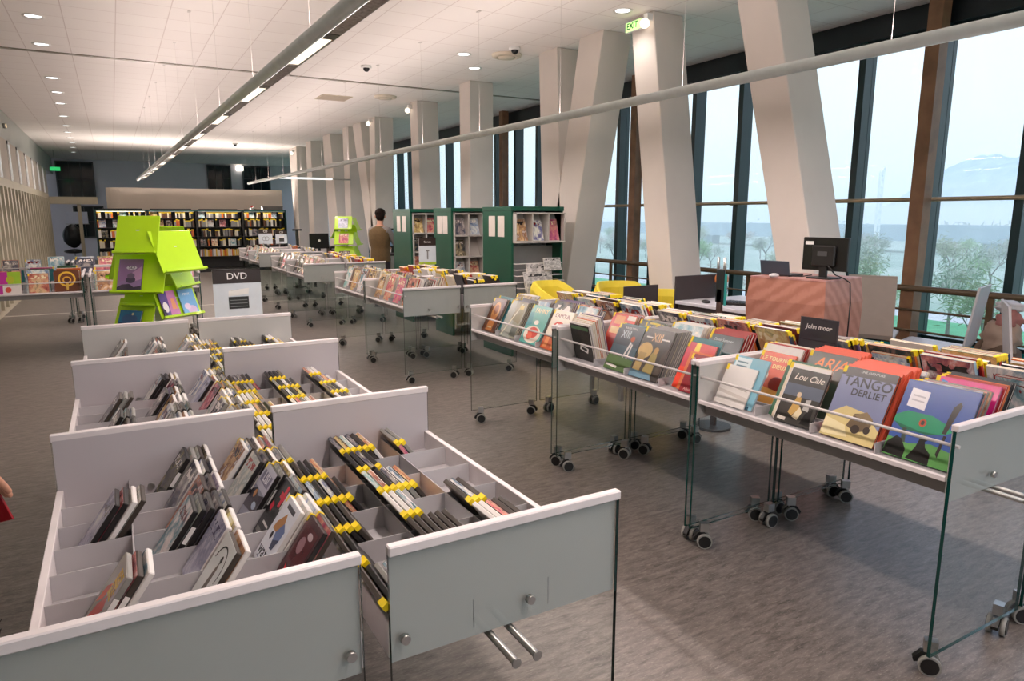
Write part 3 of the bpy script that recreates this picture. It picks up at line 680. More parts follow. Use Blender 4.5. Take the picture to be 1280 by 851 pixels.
def city_art():
    return art(DVW, DVH, [('p', 'b8b7c6', [(0, .6), (1, .6), (1, 1), (0, 1)]), ('p', '77768a', [(.1, .7), (.9, .7), (.9, .9), (.1, .9)]), ('t', 'e5e3ea', 'LISI', .5, .8, .045, {'b': .001}), ('p', '3a3540', [(0, .2), (1, .28), (1, .6), (.6, .52), (.3, .6), (0, .5)]), ('e', 'b5835a', (.35, .5), .1, .07), ('e', 'a8b4c8', (.7, .36), .16, .06)], 'sleeve', '8a8c9a')
def fire_art():
    return art(DVW, DVH, [('p', 'cf3a22', [(.1, .1), (.5, .2), (.8, .5), (.6, .62), (.3, .4)]), ('p', 'e2562e', [(.1, .35), (.4, .5), (.5, .75), (.2, .6)]), ('p', 'e0b52a', [(.45, .6), (.85, .62), (.85, .95), (.45, .93)]), ('t', '8c2b1c', 'LES', .65, .86, .03, {'b': .0006}), ('t', '8c2b1c', 'FILS', .65, .7, .03, {'b': .0006})], 'sleeve', 'a8a29a')
def splash_art():
    return art(DVW, DVH, [('p', '5a2a2e', [(.1, .3), (.9, .35), (.9, .9), (.1, .9)]), ('p', 'c8202c', [(.1, .02), (.5, .14), (.9, .06), (.7, .2), (.8, .3), (.45, .24), (.2, .3), (.3, .18)]), ('e', 'a07a80', (.4, .62), .16, .12), ('e', 'c8b0b4', (.6, .8), .14, .05)], 'sleeve', '4a2428')
HERO_D = {(0, 2, 3): [('white', w_art(), 'white DVD case with the lettering water low on its cover'), ('white', None, None)],
          (0, 1, 2): [('dark brown', swirl_art(), 'DVD case with a thin black ring drawn on its white cover')],
          (0, 2, 5): [('black', city_art(), 'DVD case with a grey townscape cover standing tall beside the yellow stickers')],
          (0, 2, 4): [('black', red_cross_art(), 'black DVD case with red crosses on its cover behind the white one')],
          (0, 2, 2): [('black', splash_art(), 'DVD case with dark red splashes at the front corner next to the gap')],
          (0, 0, 2): [('grey', fire_art(), 'DVD case with yellow block lettering over red flames')]}
CL = {0: [[0, 0, 3, 0, 0, 4, 0, 0], [0, 0, 2, 2, 5, 3, 3, 4], [0, 0, 2, 3, 2, 3, 4, 5]],
      1: [[0, 0, 2, 3, 0, 3, 0, 0], [0, 0, 4, 4, 3, 4, 2, 4], [0, 1, 3, 4, 3, 3, 4, 4]],
      2: [[0, 0, 1, 0, 2, 1, 0, 2], [0, 2, 3, 4, 3, 2, 3, 3], [0, 2, 3, 3, 4, 3, 4, 3]]}
CR = {0: [[6, 5, 3, 0, 0, 2], [7, 6, 3, 6, 4, 6], [6, 2, 4, 6, 5, 2]],
      1: [[2, 4, 3, 4, 4, 3], [3, 6, 5, 4, 5, 4], [5, 3, 6, 4, 5, 6]],
      2: [[2, 3, 3, 2, 4, 3], [3, 4, 5, 5, 5, 4], [4, 5, 6, 6, 5, 5]]}
NDVD = 0
for bi in range(3):
    y0, y1 = YB[bi], YB[bi+1]; Ly = y1-y0
    for side in (0, 1):
        sd = 'wall-side' if side == 0 else 'aisle-side'
        lab = 'white enamelled DVD browser bin, %s of three from the front, %s' % (ORD[bi], sd)
        x0 = -.235 if side == 0 else 1.065
        rz = 0 if side == 0 else PI
        if side == 0: t = browser('dvd_browser', x0, y0, Ly, 0, lab, None, far=(bi == 2), rods=False)
        else: t = browser('dvd_browser', x0, y1, Ly, PI, lab, None, near=(bi == 2), far=True, rods=False)
        nr = DR[side]
        for me, nm in dvd_bin(Ly, nr): inst(nm, me, t, (0, 0, 0))
        if bi < 2: inst('rear_lining', MB().box((.004, 0, .70), (W_U-.004, .003, .942)).mesh('rear_lining', LINING), t, (0, Ly-.011 if side == 0 else .008, 0))
        if side == 1 and bi == 0:
            for xr in (.31, .365):
                o = inst('tie_rod', ROD, t, (xr, Ly, .662), (0, 0, PI))
        M = unitM(x0, y0 if side == 0 else y1, rz)
        cw = W_U/DCOLS
        for c in range(DCOLS):
            for r in range(nr):
                n = (CL if side == 0 else CR)[bi][c][r]
                if not n: continue
                lr = r if side == 0 else nr-1-r        # local row index, counted from the local near end
                yc = .013+(Ly-.022)*(lr+.5)/nr; step = (DVT+.0032)/math.cos(LEAN_D)
                xe = cw*(c+1)-.002-.058-DVT*1.3
                heroes = HERO_D.get((bi, c, r), []) if side == 0 else []
                if side == 1: same = random.random() < .5; c0 = random.choice(['black', 'white', 'dark brown'])
                for i in range(n):
                    x = xe-(n-1-i)*step
                    if x < cw*c+(.024 if c == 0 else .004): continue
                    col = random.choices(['black', 'white', 'grey', 'dark brown'], [5, 4.5, 1.5, 2.5] if side == 0 else [3, 2.6, 2, 4])[0]
                    if side == 1 and same and random.random() < .8: col = c0
                    hero = heroes[i] if i < len(heroes) else None
                    if hero: col = hero[0]
                    label = (hero and hero[2]) or '%s DVD case, %s in %s row of %s column, %s %s bin' % (col, ORD[i], ORD[r], ORD[c], ORD[bi], sd)
                    p = M @ Vector((x, yc, TZ+.0005+DVT*math.sin(LEAN_D)))
                    o = inst('dvd_case', dvd_mesh(col) if side == 0 else flat_mesh(col), None, p, (0, LEAN_D, rz)); tag(o, label, 'dvd', 'DVD cases filed in the front browsers'); NDVD += 1
                    if side == 1:
                        if random.random() < .35: inst('sleeve', flat_sleeve(random.choice(PRINTS)), o)
                        if random.random() < .85: inst('sticker', FSTICK, o)
                        if random.random() < .3: inst('end_print', FEND, o)
                        continue
                    if hero and hero[1]: inst('sleeve', hero[1], o)
                    else: inst('sleeve', sleeve_mesh(random.choice(PRINT_PALE if random.random() < .6 else PRINTS)), o)
                    if c == 2 and random.random() < .6: inst('sticker', DSTICK_S, o)
                    if random.random() < .12: inst('shelf_mark', DTAG, o)
print('DVD cases', NDVD)
# ------------------------------------------------------------------ comic browsers, front block
LEAN_C = R(27)
YC = [1.18, 2.40, 3.645]; LC = 1.185
pl = ['first', 'second', 'third']
def plane_art():
    return art(.262, .305, [('p', '5d9a52', [(0, 0), (1, 0), (1, .2), (.6, .26), (.3, .2), (0, .24)]), ('p', '23936a', [(.0, .52), (.15, .6), (.5, .6), (.7, .54), (.82, .46), (.7, .4), (.4, .38), (.1, .42), (0, .44)]), ('p', '17694c', [(0, .44), (.1, .42), (.4, .38), (.7, .4), (.5, .36), (.15, .36)]),
        ('e', 'b8482f', (.4, .49), .05, .05), ('e', '2c3a34', (.4, .49), .025, .03), ('p', '2a2320', [(.69, .42), (.74, .42), (.82, .8), (.78, .84), (.72, .76), (.7, .6)]), ('p', '2a2320', [(.72, .4), (.76, .4), (.74, .12), (.7, .16)]), ('p', '3b4a3e', [(.16, .38), (.22, .38), (.26, .2), (.2, .2)]),
        ('p', '15120f', [(0, .02), (.3, .0), (.3, .12), (.2, .24), (.12, .26), (.02, .16)]), ('p', '15120f', [(.34, .02), (.66, .0), (.64, .14), (.55, .2), (.5, .32), (.44, .3), (.42, .18)]), ('e', '15120f', (.5, .31), .05, .04), ('p', 'e8e6ea', [(.1, .66), (.36, .64), (.36, .88), (.1, .9)]), ('p', 'b9b7bf', [(.14, .8), (.32, .79), (.32, .81), (.14, .82)]), ('p', 'b9b7bf', [(.14, .74), (.32, .73), (.32, .75), (.14, .76)])], base='3a58a0')
def tango_art():
    return art(.232, .305, [('p', '3c3938', [(0, .88), (1, .88), (1, 1), (0, 1)]), ('t', 'cfcac6', 'UNE AVENTURE', .55, .955, .014, {}), ('p', 'd8c68a', [(0, 0), (1, 0), (1, .22), (.7, .42), (.3, .46), (0, .3)]), ('p', 'e9dcae', [(.0, .02), (.5, .05), (.4, .2), (.0, .26)]), ('p', '6b5a45', [(.42, .2), (.62, .14), (.82, .2), (.86, .34), (.7, .42), (.5, .38)]), ('e', '3a3029', (.6, .18), .08, .06), ('e', '3a3029', (.8, .2), .06, .05),
        ('p', '8c7a5c', [(.5, .36), (.7, .44), (.84, .36), (.8, .28)]), ('t', '2c2d33', 'TANGO', .52, .8, .058, {'b': .0016, 'sx': 1.0}), ('t', '2c2d33', 'DERLIET', .6, .66, .04, {'b': .0012})], base='7f86a8')
def lou_art():
    return art(.186, .252, [('p', '5b6474', [(0, .5), (1, .5), (1, .72), (0, .72)]), ('t', 'e6ddd2', 'Lou Cale', .52, .85, .04, {'sh': .3, 'b': .0008}), ('p', 'c6a05a', [(.3, .2), (.42, .15), (.55, .3), (.52, .5), (.4, .52), (.36, .4)]), ('p', 'e2d4b0', [(.44, .14), (.6, .1), (.66, .25), (.56, .34)]), ('e', 'd9c2a2', (.43, .54), .06, .05), ('p', 'b9b6b2', [(.64, .3), (.8, .28), (.78, .5), (.66, .48)]), ('p', '14110f', [(.7, .05), (.95, .05), (.9, .35), (.75, .25)]), ('p', 'cfc9c0', [(.08, .05), (.3, .04), (.3, .1), (.08, .11)])], base='3a3733')
def amaro_art():
    return art(.14, .19, [('p', 'b9b6d6', [(0, .62), (1, .62), (1, 1), (0, 1)]), ('t', '8f2d5a', 'AMARO!', .5, .84, .026, {'b': .0008}), ('p', '7fa25a', [(.55, .2), (1, .2), (1, .62), (.6, .6)]), ('e', '6a4a2e', (.38, .42), .24, .2), ('e', '8a6a55', (.45, .48), .1, .08), ('p', 'c98a3a', [(0, 0), (1, 0), (1, .16), (.5, .26), (0, .18)]), ('p', '2a2320', [(.42, .66), (.47, .66), (.45, .76)])], base='9a7a4a')
def blue_art():
    return art(.2, .25, [('p', 'cfe0e4', [(.04, .62), (.5, .64), (.5, .96), (.04, .96)]), ('p', '5c7f8c', [(.1, .86), (.42, .86), (.42, .89), (.1, .89)]), ('p', '5c7f8c', [(.1, .78), (.42, .78), (.42, .81), (.1, .81)]), ('p', '5c7f8c', [(.1, .7), (.42, .7), (.42, .73), (.1, .73)]), ('p', '2c5f78', [(.5, .1), (.75, .05), (.72, .3), (.6, .4), (.62, .6), (.7, .7), (.56, .66), (.5, .4)]), ('p', '1e4458', [(.4, .0), (.9, .0), (.9, .06), (.4, .1)])], base='7fb6c8')
def white_art():
    return art(.185, .2, [('p', 'cfc9c2', [(0, .3), (1, .2), (1, .28), (0, .38)]), ('p', 'd9d4cf', [(0, .05), (1, .0), (1, .08), (0, .12)]), ('p', 'b8b2ab', [(.1, .5), (.9, .42), (.9, .44), (.1, .52)])], base='e6e2dd')
def tourn_art():
    return art(.2, .26, [('t', 'f4d98a', 'LE TOURNOI', .5, .86, .03, {'b': .001}), ('t', 'f4d98a', 'DES DIEUX', .5, .72, .03, {'b': .001}), ('e', 'f3e6d0', (.3, .52), .12, .1), ('e', '8c2a1a', (.7, .4), .2, .14), ('p', 'f0b05a', [(0, 0), (1, 0), (1, .25), (0, .35)])], base='d2512a')
def aria_art():
    return art(.232, .305, [('t', 'f08a4a', 'ARIA', .5, .82, .075, {'sh': .35, 'b': .0014}), ('p', '4a5a52', [(0, 0), (1, 0), (1, .5), (.5, .6), (0, .45)]), ('e', 'b58a6a', (.55, .45), .12, .12)], base='5a5a52')
def simp_art():
    return art(.14, .21, [('t', 'f3e9e4', 'Simpsons', .5, .84, .034, {'b': .0009}), ('t', 'e8c8c0', 'et Cie', .6, .66, .02, {}), ('p', 'f0ece6', [(.52, .22), (.6, .2), (.62, .42), (.56, .52), (.5, .42)]), ('p', 'f0ece6', [(.68, .2), (.76, .22), (.74, .44), (.68, .5)]), ('t', 'e8b8b0', 'Album', .4, .08, .022, {}), ('e', '5e1218', (.62, .32), .3, .04)], base='8f1f2a')
def xiii_art(k):
    if k == 0:
        return art(.225, .285, [('p', '2f3b44', [(0, .55), (1, .55), (1, 1), (0, 1)]), ('t', 'b8c6cc', 'XIII', .38, .78, .07, {'b': .001, 'sx': .8}), ('t', 'e0dcd6', 'ROUGE TOTAL', .5, .93, .016, {}), ('p', '4f6a3a', [(0, 0), (1, 0), (1, .28), (0, .36)]), ('p', 'd8d6d2', [(.55, .3), (.6, .3), (.72, .62), (.66, .66)]), ('p', 'd8d6d2', [(.7, .3), (.75, .3), (.78, .6), (.73, .62)]), ('e', 'b5573b', (.7, .72), .08, .06), ('p', 'e6e2dc', [(.05, .08), (.5, .05), (.5, .1), (.05, .13)])], base='3f5560')
    return art(.235, .295, [('t', 'd9b48a', 'XIII', .5, .82, .07, {'b': .0014, 'sx': .8}), ('p', 'e0dcd6', [(.12, .8), (.34, .8), (.34, .83), (.12, .83)]), ('p', 'e0dcd6', [(.66, .8), (.92, .8), (.92, .83), (.66, .83)]), ('e', 'c6a86a', (.25, .55), .24, .16), ('p', 'a88f5a', [(.05, .1), (.3, .1), (.34, .5), (.1, .5)]), ('p', '9a8a52', [(.4, .12), (.75, .12), (.7, .5), (.6, .62), (.5, .5)]), ('e', 'b8945a', (.62, .58), .08, .07), ('p', '6f93a6', [(0, 0), (.8, 0), (.7, .12), (0, .14)]), ('p', '4a4038', [(.8, .1), (1, .1), (1, .7), (.85, .5)])], base='38332f')
def loub_art(k):
    if k == 0: return art(.235, .285, [('t', '7a2a22', "L'AMOUR", .5, .86, .04, {'b': .001}), ('e', 'c8402e', (.5, .56), .3, .16), ('e', 'f0e4da', (.4, .6), .08, .07), ('e', 'f0e4da', (.62, .56), .08, .08), ('p', 'b8552e', [(0, 0), (1, 0), (1, .36), (0, .36)]), ('p', 'd98a52', [(.1, .04), (.3, .06), (.3, .3), (.14, .3)]), ('p', 'd98a52', [(.5, .04), (.7, .06), (.66, .32), (.52, .3)]), ('p', '8c2f22', [(.32, .3), (.5, .28), (.6, .5), (.4, .5)])], base='e9dfce')
    return art(.25, .29, [('t', 'e9dca0', 'FANNY', .55, .86, .05, {'b': .0012}), ('e', 'e6dccb', (.5, .25), .42, .22), ('e', 'c8402e', (.52, .3), .26, .14), ('e', 'd9644a', (.4, .2), .14, .1), ('e', 'f0e6da', (.5, .56), .12, .06), ('p', '2f8a92', [(0, .4), (.3, .5), (.2, .8), (0, .8)])], base='55a39a')
def old_art(k):
    if k == 0: return art(.235, .29, [('p', '9a9f96', [(0, 0), (.7, 0), (.3, 1), (0, 1)]), ('p', '77704e', [(.35, .5), (.9, .4), (1, 1), (.5, 1)]), ('p', 'd6d0b8', [(.1, .05), (.16, .05), (.75, .95), (.68, .95)]), ('p', 'c9b46a', [(.6, .8), (.85, .78), (.85, .9), (.62, .92)]), ('p', '5a6058', [(.6, .06), (.95, .06), (.95, .3), (.6, .3)])], base='8b8c78')
    return art(.2, .28, [('e', 'c9904e', (.5, .62), .28, .28), ('p', 'b5733a', [(.25, .05), (.75, .05), (.7, .5), (.3, .5)]), ('e', '8a4f2a', (.5, .66), .16, .16), ('p', 'e8d0a0', [(.35, .12), (.65, .12), (.65, .16), (.35, .16)])], base='5a3420')
def kuc_art():
    return art(.225, .295, [('t', 'e8c81e', 'kuc', .5, .84, .085, {'b': .003}), ('p', '2c4a36', [(0, .0), (1, 0), (1, .6), (0, .66)]), ('p', 'c8b028', [(.4, .93), (.8, .93), (.8, .97), (.4, .97)])], base='3a4438')
def stripes_art():
    return art(.23, .305, [('p', 'c8321e', [(.62, .0), (1, 0), (1, 1), (.62, 1)])]+[('p', 'e8ded0', [(.64, .08+.2*i), (.98, .08+.2*i), (.98, .18+.2*i), (.64, .18+.2*i)]) for i in range(5)]+[('p', 'd8b060', [(.1, .55), (.55, .55), (.55, .7), (.1, .7)]), ('p', 'd88a3a', [(.15, .76), (.55, .76), (.55, .95), (.15, .95)]), ('p', 'a82218', [(0, 0), (.6, 0), (.6, .45), (0, .45)])], base='c84428')
def moor_art():
    return art(.23, .3, [('t', 'e6e2e0', 'John moor', .5, .88, .03, {'sh': .2, 'b': .0008}), ('p', '4b4552', [(0, 0), (1, 0), (1, .7), (0, .7)])], base='3a383d')
def redyel_art():
    return art(.2, .26, [('p', 'e8cf3a', [(.2, .5), (.5, .5), (.45, 1), (.3, 1)]), ('p', 'c8281e', [(.5, .5), (1, .5), (1, 1), (.46, 1)]), ('p', 'c83a4a', [(0, .4), (.25, .5), (.3, 1), (0, 1)]), ('p', 'e8452a', [(0, 0), (1, 0), (1, .5), (0, .45)])], base='d23a28')
def swordart():
    return art(.225, .295, [('t', 'c8d6d8', 'David Sommer', .45, .9, .022, {'sh': .2}), ('p', '3f5c5c', [(0, 0), (1, 0), (1, .7), (0, .7)])], base='22343a')
PINKC = art(.23, .3, [('p', '4a6ac8', [(.06, .74), (.2, .72), (.2, .94), (.1, .96)]), ('p', 'f06aa8', [(.3, .1), (.9, .1), (.9, .7), (.3, .7)])], base='d6247e')
S = dict
XF, XB2 = .085, .262
HERO = {  # (browser, bin, row) -> front items
 (0, 0, 0): [S(size=(.262, .305), board='dark blue', art=plane_art(), dy=.0, stick=False, label='blue comic album with a green aircraft and a pinned white note on its cover')]+[S(board='grey', size=(.23, .3))]*6,
 (0, 0, 1): [S(size=(.23, .3), board='pink', art=PINKC, label='bright pink comic album at the back of the front corner bin'), S(board='red'), S(board='orange')],
 (0, 1, 0): [S(size=(.232, .305), board='charcoal', page=PG_OR, t=.014, art=tango_art(), label='comic album with a desert truck on its lilac cover, coral volumes behind it')]+[S(size=(.232, .312+.003*i), board='coral', page=PG_OR, t=.014, stick=False, plainback=True) for i in range(6)],
 (0, 1, 1): [S(size=(.225, .285), board='grey'), S(size=(.24, .3), board='cream')],
 (0, 2, 0): [S(size=(.186, .252), board='charcoal', art=lou_art(), dy=-.03, label='dark comic album with pale dancers and a white script title'), S(size=(.19, .265), board='white', dy=-.02), S(size=(.2, .265), board='cream', dy=.0), S(size=(.2, .27), board='green', dy=.03)],
 (0, 2, 1): [S(size=(.232, .305), board='charcoal', page=PG_OR, art=aria_art(), label='grey green comic album with slanted orange lettering before a coral stack')]+[S(size=(.232, .314+.003*i), board='coral', page=PG_OR, t=.014, stick=False, plainback=True) for i in range(4)],
 (0, 3, 0): [S(size=(.185, .2), board='white', art=white_art(), dy=.04, t=.006, label='small blank white booklet leaning on the pale blue album'), S(size=(.2, .25), board='pale blue', art=blue_art(), dy=.01, t=.01, label='pale blue comic album behind the blank white booklet')],
 (0, 3, 1): [S(size=(.2, .26), board='orange', art=tourn_art(), label='orange comic album with yellow lettering behind the pale blue one'), S(size=(.225, .295), board='white'), S(size=(.225, .295), board='red')],
 (1, 0, 0): [S(size=(.14, .21), board='maroon', art=simp_art(), dy=-.055, t=.008, label='small dark red comic book with white script at the end panel'), S(size=(.15, .215), board='orange', dy=-.03, label='small orange edged comic behind the dark red one'), S(size=(.2, .26), board='red', art=redyel_art(), dy=.0, label='red comic album with a yellow stripe across the top')],
 (1, 0, 1): [S(size=(.225, .295), board='black', art=swordart(), label='dark green comic album with italic white author line')],
 (1, 1, 0): [S(size=(.235, .295), board='charcoal', art=xiii_art(1), dy=.02, label='dark comic album with golden figures heading a thick grey stack')]+[S(size=(.235, .295), board='grey', dy=.02, t=.011)]*7,
 (1, 2, 0): [S(size=(.225, .285), board='teal', art=xiii_art(0), dy=-.03, label='teal comic album with two pale blades above a green foot')]+[S(size=(.225, .285), board='teal', dy=-.03)]*2,
 (1, 2, 1): [S(size=(.225, .295), board='green', art=kuc_art(), label='dark green comic album with big yellow three letter title')],
 (1, 3, 1): [S(size=(.23, .305), board='red', art=stripes_art(), dy=-.02, label='red and cream striped comic album in the second browser')]+[S(size=(.23, .305), board='red', dy=-.02)]*3,
 (2, 0, 0): [S(size=(.235, .285), board='cream', art=loub_art(0), dy=.01, label='cream comic album with red clowns on its cover'), S(size=(.235, .285), board='white', dy=.01)],
 (2, 1, 0): [S(size=(.25, .29), board='teal', art=loub_art(1), dy=-.0, label='teal comic album with red figures in a white circle')],
 (2, 2, 0): [S(size=(.235, .29), board='grey', art=old_art(0), dy=.03, label='worn olive grey comic album with a slanting pale band')]+[S(size=(.235, .29), board='charcoal', dy=.03)]*3,
 (2, 3, 0): [S(size=(.2, .28), board='brown', art=old_art(1), dy=.04, label='brown comic album with an orange portrait oval'), S(size=(.2, .28), board='brown', dy=.04)],
}
NF = {(0, 0): (7, 7), (0, 1): (8, 6), (0, 2): (4, 6), (0, 3): (2, 7), (1, 0): (4, 7), (1, 1): (8, 6), (1, 2): (3, 7), (1, 3): (0, 7), (2, 0): (2, 6), (2, 1): (1, 6), (2, 2): (5, 5), (2, 3): (3, 5)}
NA = 0
for b in range(3):
    for side in (0, 1):
        sd = 'aisle-side' if side == 0 else 'window-side'
        lab = 'glass-ended comic browser on castors, %s of three from the front, %s' % (pl[b], sd)
        if side == 0: U = (2.39, YC[b], LC, 0)
        else: U = (3.665, YC[b]+LC, LC, PI)
        browser('comic_browser', U[0], U[1], LC, U[3], lab, None, rods=(b == 0 and side == 0))
        for k in range(4):
            kk = k if side == 0 else 3-k
            yc = .02+(LC-.04)*(kk+.5)/4
            for row in (0, 1):
                rn = 'lip' if row == 0 else 'back'
                pat = '%%s comic album, %%s in the %s stack, %s bin, %s %s browser' % (rn, ORD[k], pl[b], sd)
                n = NF[(b, k)][row] if side == 0 else random.randint(6, 7)
                fi = HERO.get((b, k, row)) if side == 0 else ([S(size=(.23, .3), board='charcoal', art=None)] if row else None)
                xs = XF if row == 0 else XB2
                if side == 0 and b == 1 and k == 3 and row == 0:
                    cs = ['black', 'white', 'cream', 'cream', 'orange', 'white', 'cream', 'purple']; xx = .12
                    M = unitM(U[0], U[1], 0)
                    for i, c in enumerate(cs):
                        o = put_album(M, 0, xx, yc+.03, R(-13), .2, .235+.008*i, .012, c, PAGES[0], '%s comic album, %s from the rail in the stack tipped forward on the guard rail' % (c, ORD[i]), 'comic', 'comic_album', 'comics in the front block', stick=False)
                        if i == 0: inst('label_print', art(.2, .235, [('p', 'd8d4d0', [(.35, .3), (.75, .22), (.82, .36), (.42, .44)]), ('p', '2a2a2a', [(.45, .32), (.7, .27), (.74, .34), (.49, .39)]), ('p', '4a6a4a', [(.05, .86), (.95, .86), (.95, .95), (.05, .95)])], 'front_cover', '26231f'), o)
                        xx += .0155; NA += 1
                    continue
                stack(U, yc, xs, n, LEAN_C, pat, group='comics in the front block', first=fi, tr=(.011, .017) if side else (.009, .014), stickp=.75, back=bool(side), wmax=.275 if side == 0 and k == 0 else .265)
                NA += n
print('albums', NA)
t = tag(inst('name_card', MB().box((0, -.11, 0), (.004, .11, .38)).mesh('card', plain('card_dark', '3d3b40')), None, (3.064, 2.22, .759), (0, R(2), 0)), 'dark divider card with white script standing among the window-side comics', 'card')
inst('lettering', art(.21, .115, [('t', 'e6e2e0', 'John moor', .5, .62, .034, {'sh': .2, 'b': .001})], 'lettering', '3d3b40'), t, (-.0005, 0, .262))
# ------------------------------------------------------------------ further blocks of browsers
PBC = ['cream', 'white', 'grey', 'brown', 'charcoal', 'orange', 'black', 'red', 'white', 'cream', 'yellow', 'teal']
NPB = 0
def far_block(y0, nb, name, cat, kind, counts, sizes, cols):
    global NPB
    for b in range(nb):
        for side in (0, 1):
            sd = 'aisle-side' if side == 0 else 'window-side'
            lab = 'glass-ended browser on castors in the %s block, %s of %d, %s' % (name, pl[b], nb, sd)
            y = y0+1.235*b; Ly = 1.19
            U = (2.39, y, Ly, 0) if side == 0 else (3.665, y+Ly, Ly, PI)
            browser('book_browser', U[0], U[1], Ly, U[3], lab, None, rods=(b == 0 and side == 0))
            for k in range(4):
                kk = k if side == 0 else 3-k
                for row in (0, 1):
                    n = counts[side][row]; n = n+random.randint(-1, 1) if n > 2 else n
                    pat = '%%s %s, %%s in the %s stack, %s bin, %s %s %s browser' % ('paperback', 'lip' if row == 0 else 'back', ORD[k], pl[b], sd, name)
                    c = cols
                    if side == 1 and b == 0 and k == 0 and name == 'middle': c = ['black']
                    stack(U, .02+(Ly-.04)*(kk+.5)/4, XF if row == 0 else XB2, n, R(20), pat, 'paperback', 'book', 'paperbacks in the %s block' % name, sizes=sizes, tr=(.014, .024), first=None, wmax=.27, colors=c, stickp=.7, covers=1)
                    NPB += n
far_block(6.3, 2, 'middle', 'book', 'paperback', ((5, 5), (5, 4)), [(.2, .27), (.21, .29), (.18, .25)], PBC)
far_block(10.38, 2, 'third', 'book', 'paperback', ((2, 4), (4, 3)), [(.2, .27), (.19, .25)], PBC)
far_block(14.0, 2, 'rear', 'book', 'paperback', ((1, 3), (2, 0)), [(.2, .27), (.19, .25)], PBC)
print('paperbacks', NPB)
# ------------------------------------------------------------------ signs
def subject_sign(loc, w, h, label, word, icon, base=None, sc=1):
    t = thing('subject_sign', label, 'sign', loc)
    MB().cbox((-w/2, -.004, 0), (w/2, .004, h), .001).build('board', plain('sign_board', 'cfd6dc'), t)
    mb = MB(); mb.box((-w/2, -.0052, h*.71), (w/2, -.004, h), 0); mb.box((-w/2, -.0052, h-.004), (w/2, .006, h+.002), 0)
    T = Matrix.Translation((0, -.0058, h*.855)) @ Matrix.Rotation(PI/2, 4, 'X')
    add_text(mb, T, word, h*.2 if len(word) < 5 else h*.1, 1, 'CENTER', 0, .0006)
    mb.build('header', [plain('sign_header', '2e211d'), plain('sign_letters', 'efeae6')], t)
    mb = MB(); y = -.0054
    def q(pts, m): mb.quad([(u*w-w/2, y-.0002*m, v*h) for u, v in pts], m)
    if icon == 'clapper':
        q([(.3, .16), (.72, .16), (.72, .42), (.3, .42)], 0)
        for i in range(3): q([(.33, .2+.07*i), (.69, .2+.07*i), (.69, .215+.07*i), (.33, .215+.07*i)], 2)
        q([(.3, .43), (.72, .47), (.74, .6), (.31, .55)], 1)
        for i in range(4): q([(.33+.1*i, .44+.008*i), (.38+.1*i, .445+.008*i), (.42+.1*i, .57+.008*i), (.36+.1*i, .56+.008*i)], 0)
    elif icon == 'ring':
        for cx in (.4, .6):
            for i in range(14):
                a, b = 2*PI*i/14, 2*PI*(i+1)/14
                q([(cx+.15*math.cos(a), .36+.15*math.sin(a)), (cx+.15*math.cos(b), .36+.15*math.sin(b)), (cx+.12*math.cos(b), .36+.12*math.sin(b)), (cx+.12*math.cos(a), .36+.12*math.sin(a))], 2)
    else:
        q([(.46, .2), (.54, .2), (.54, .5), (.46, .5)], 2); q([(.4, .5), (.6, .5), (.6, .56), (.4, .56)], 2); q([(0, 0), (1, 0), (1, .1), (0, .1)], 3)
    mb.build('pictogram', [plain('picto_black', '22211f'), plain('picto_white', 'e4e2de'), plain('picto_grey', '7b7d7c'), plain('picto_lime', 'a9c23a')], t)
    return t
t = subject_sign((.715, 5.1, .962), .315, .325, 'DVD sign with a film clapperboard standing on the rear end panel', 'DVD', 'clapper')
t = subject_sign((3.7, 8.78, 1.0), .25, .36, 'small sign with dark header and lime base in front of the green racks', 'Revues', 'i')
MB().box((-.06, -.008, -.05), (-.04, .008, .02)).build('clip', STEEL, t)
t = subject_sign((3.0, 16.55, 1.03), .3, .33, 'small sign with dark header and two rings at the rear browsers', 'CD', 'ring')
MB().box((-.06, -.008, -.08), (-.04, .008, .02)).build('clip', STEEL, t)
t = subject_sign((3.36, 16.6, 1.03), .26, .3, 'small sign with dark picture beside the two ring sign', 'CD', 'clapper')
MB().box((-.06, -.008, -.08), (-.04, .008, .02)).build('clip', STEEL, t)
# ------------------------------------------------------------------ lime display towers
LIME = mat('lime_lacquer', 'b2dc16', .32, scale=4, var=.03); LIME.node_tree.nodes['Principled BSDF'].inputs['Coat Weight'].default_value = .2
WPOST = mat('white_post', 'd9dcda', .35)
TILT = R(22)
def tray_mesh(w, h):
    b = MB(); b.cbox((0, -w/2, 0), (.008, w/2, h), .002); b.cbox((-.032, -w/2, -.006), (.008, w/2, 0), .002); b.cbox((-.036, -w/2, -.006), (-.031, w/2, .012), .002)
    return b.mesh('tray', LIME)
TRAY = {}
def lime_tower(x, y, label, trays, turn=0):
    t = thing('display_tower', label, 'display stand', (x, y, 0), turn)
    MB().cyl((0, 0, 0), (0, 0, .03), .22, 24).build('foot', WPOST, t)
    MB().cbox((-.028, -.02, .03), (.028, .02, 1.5), .004).build('post', WPOST, t)
    for phi, z, w, h in trays:
        if (w, h) not in TRAY: TRAY[(w, h)] = tray_mesh(w, h)
        a = R(phi); r = .17+h*math.sin(TILT)
        inst('tray', TRAY[(w, h)], t, (r*math.sin(a), -r*math.cos(a), z), (0, TILT, PI/2+a))
        MB().box((0, -.012, z+h*.55), (.17+.4*h*math.sin(TILT), .012, z+h*.58)).build('arm', WPOST, t, rot=(0, 0, a-PI/2))
    return t
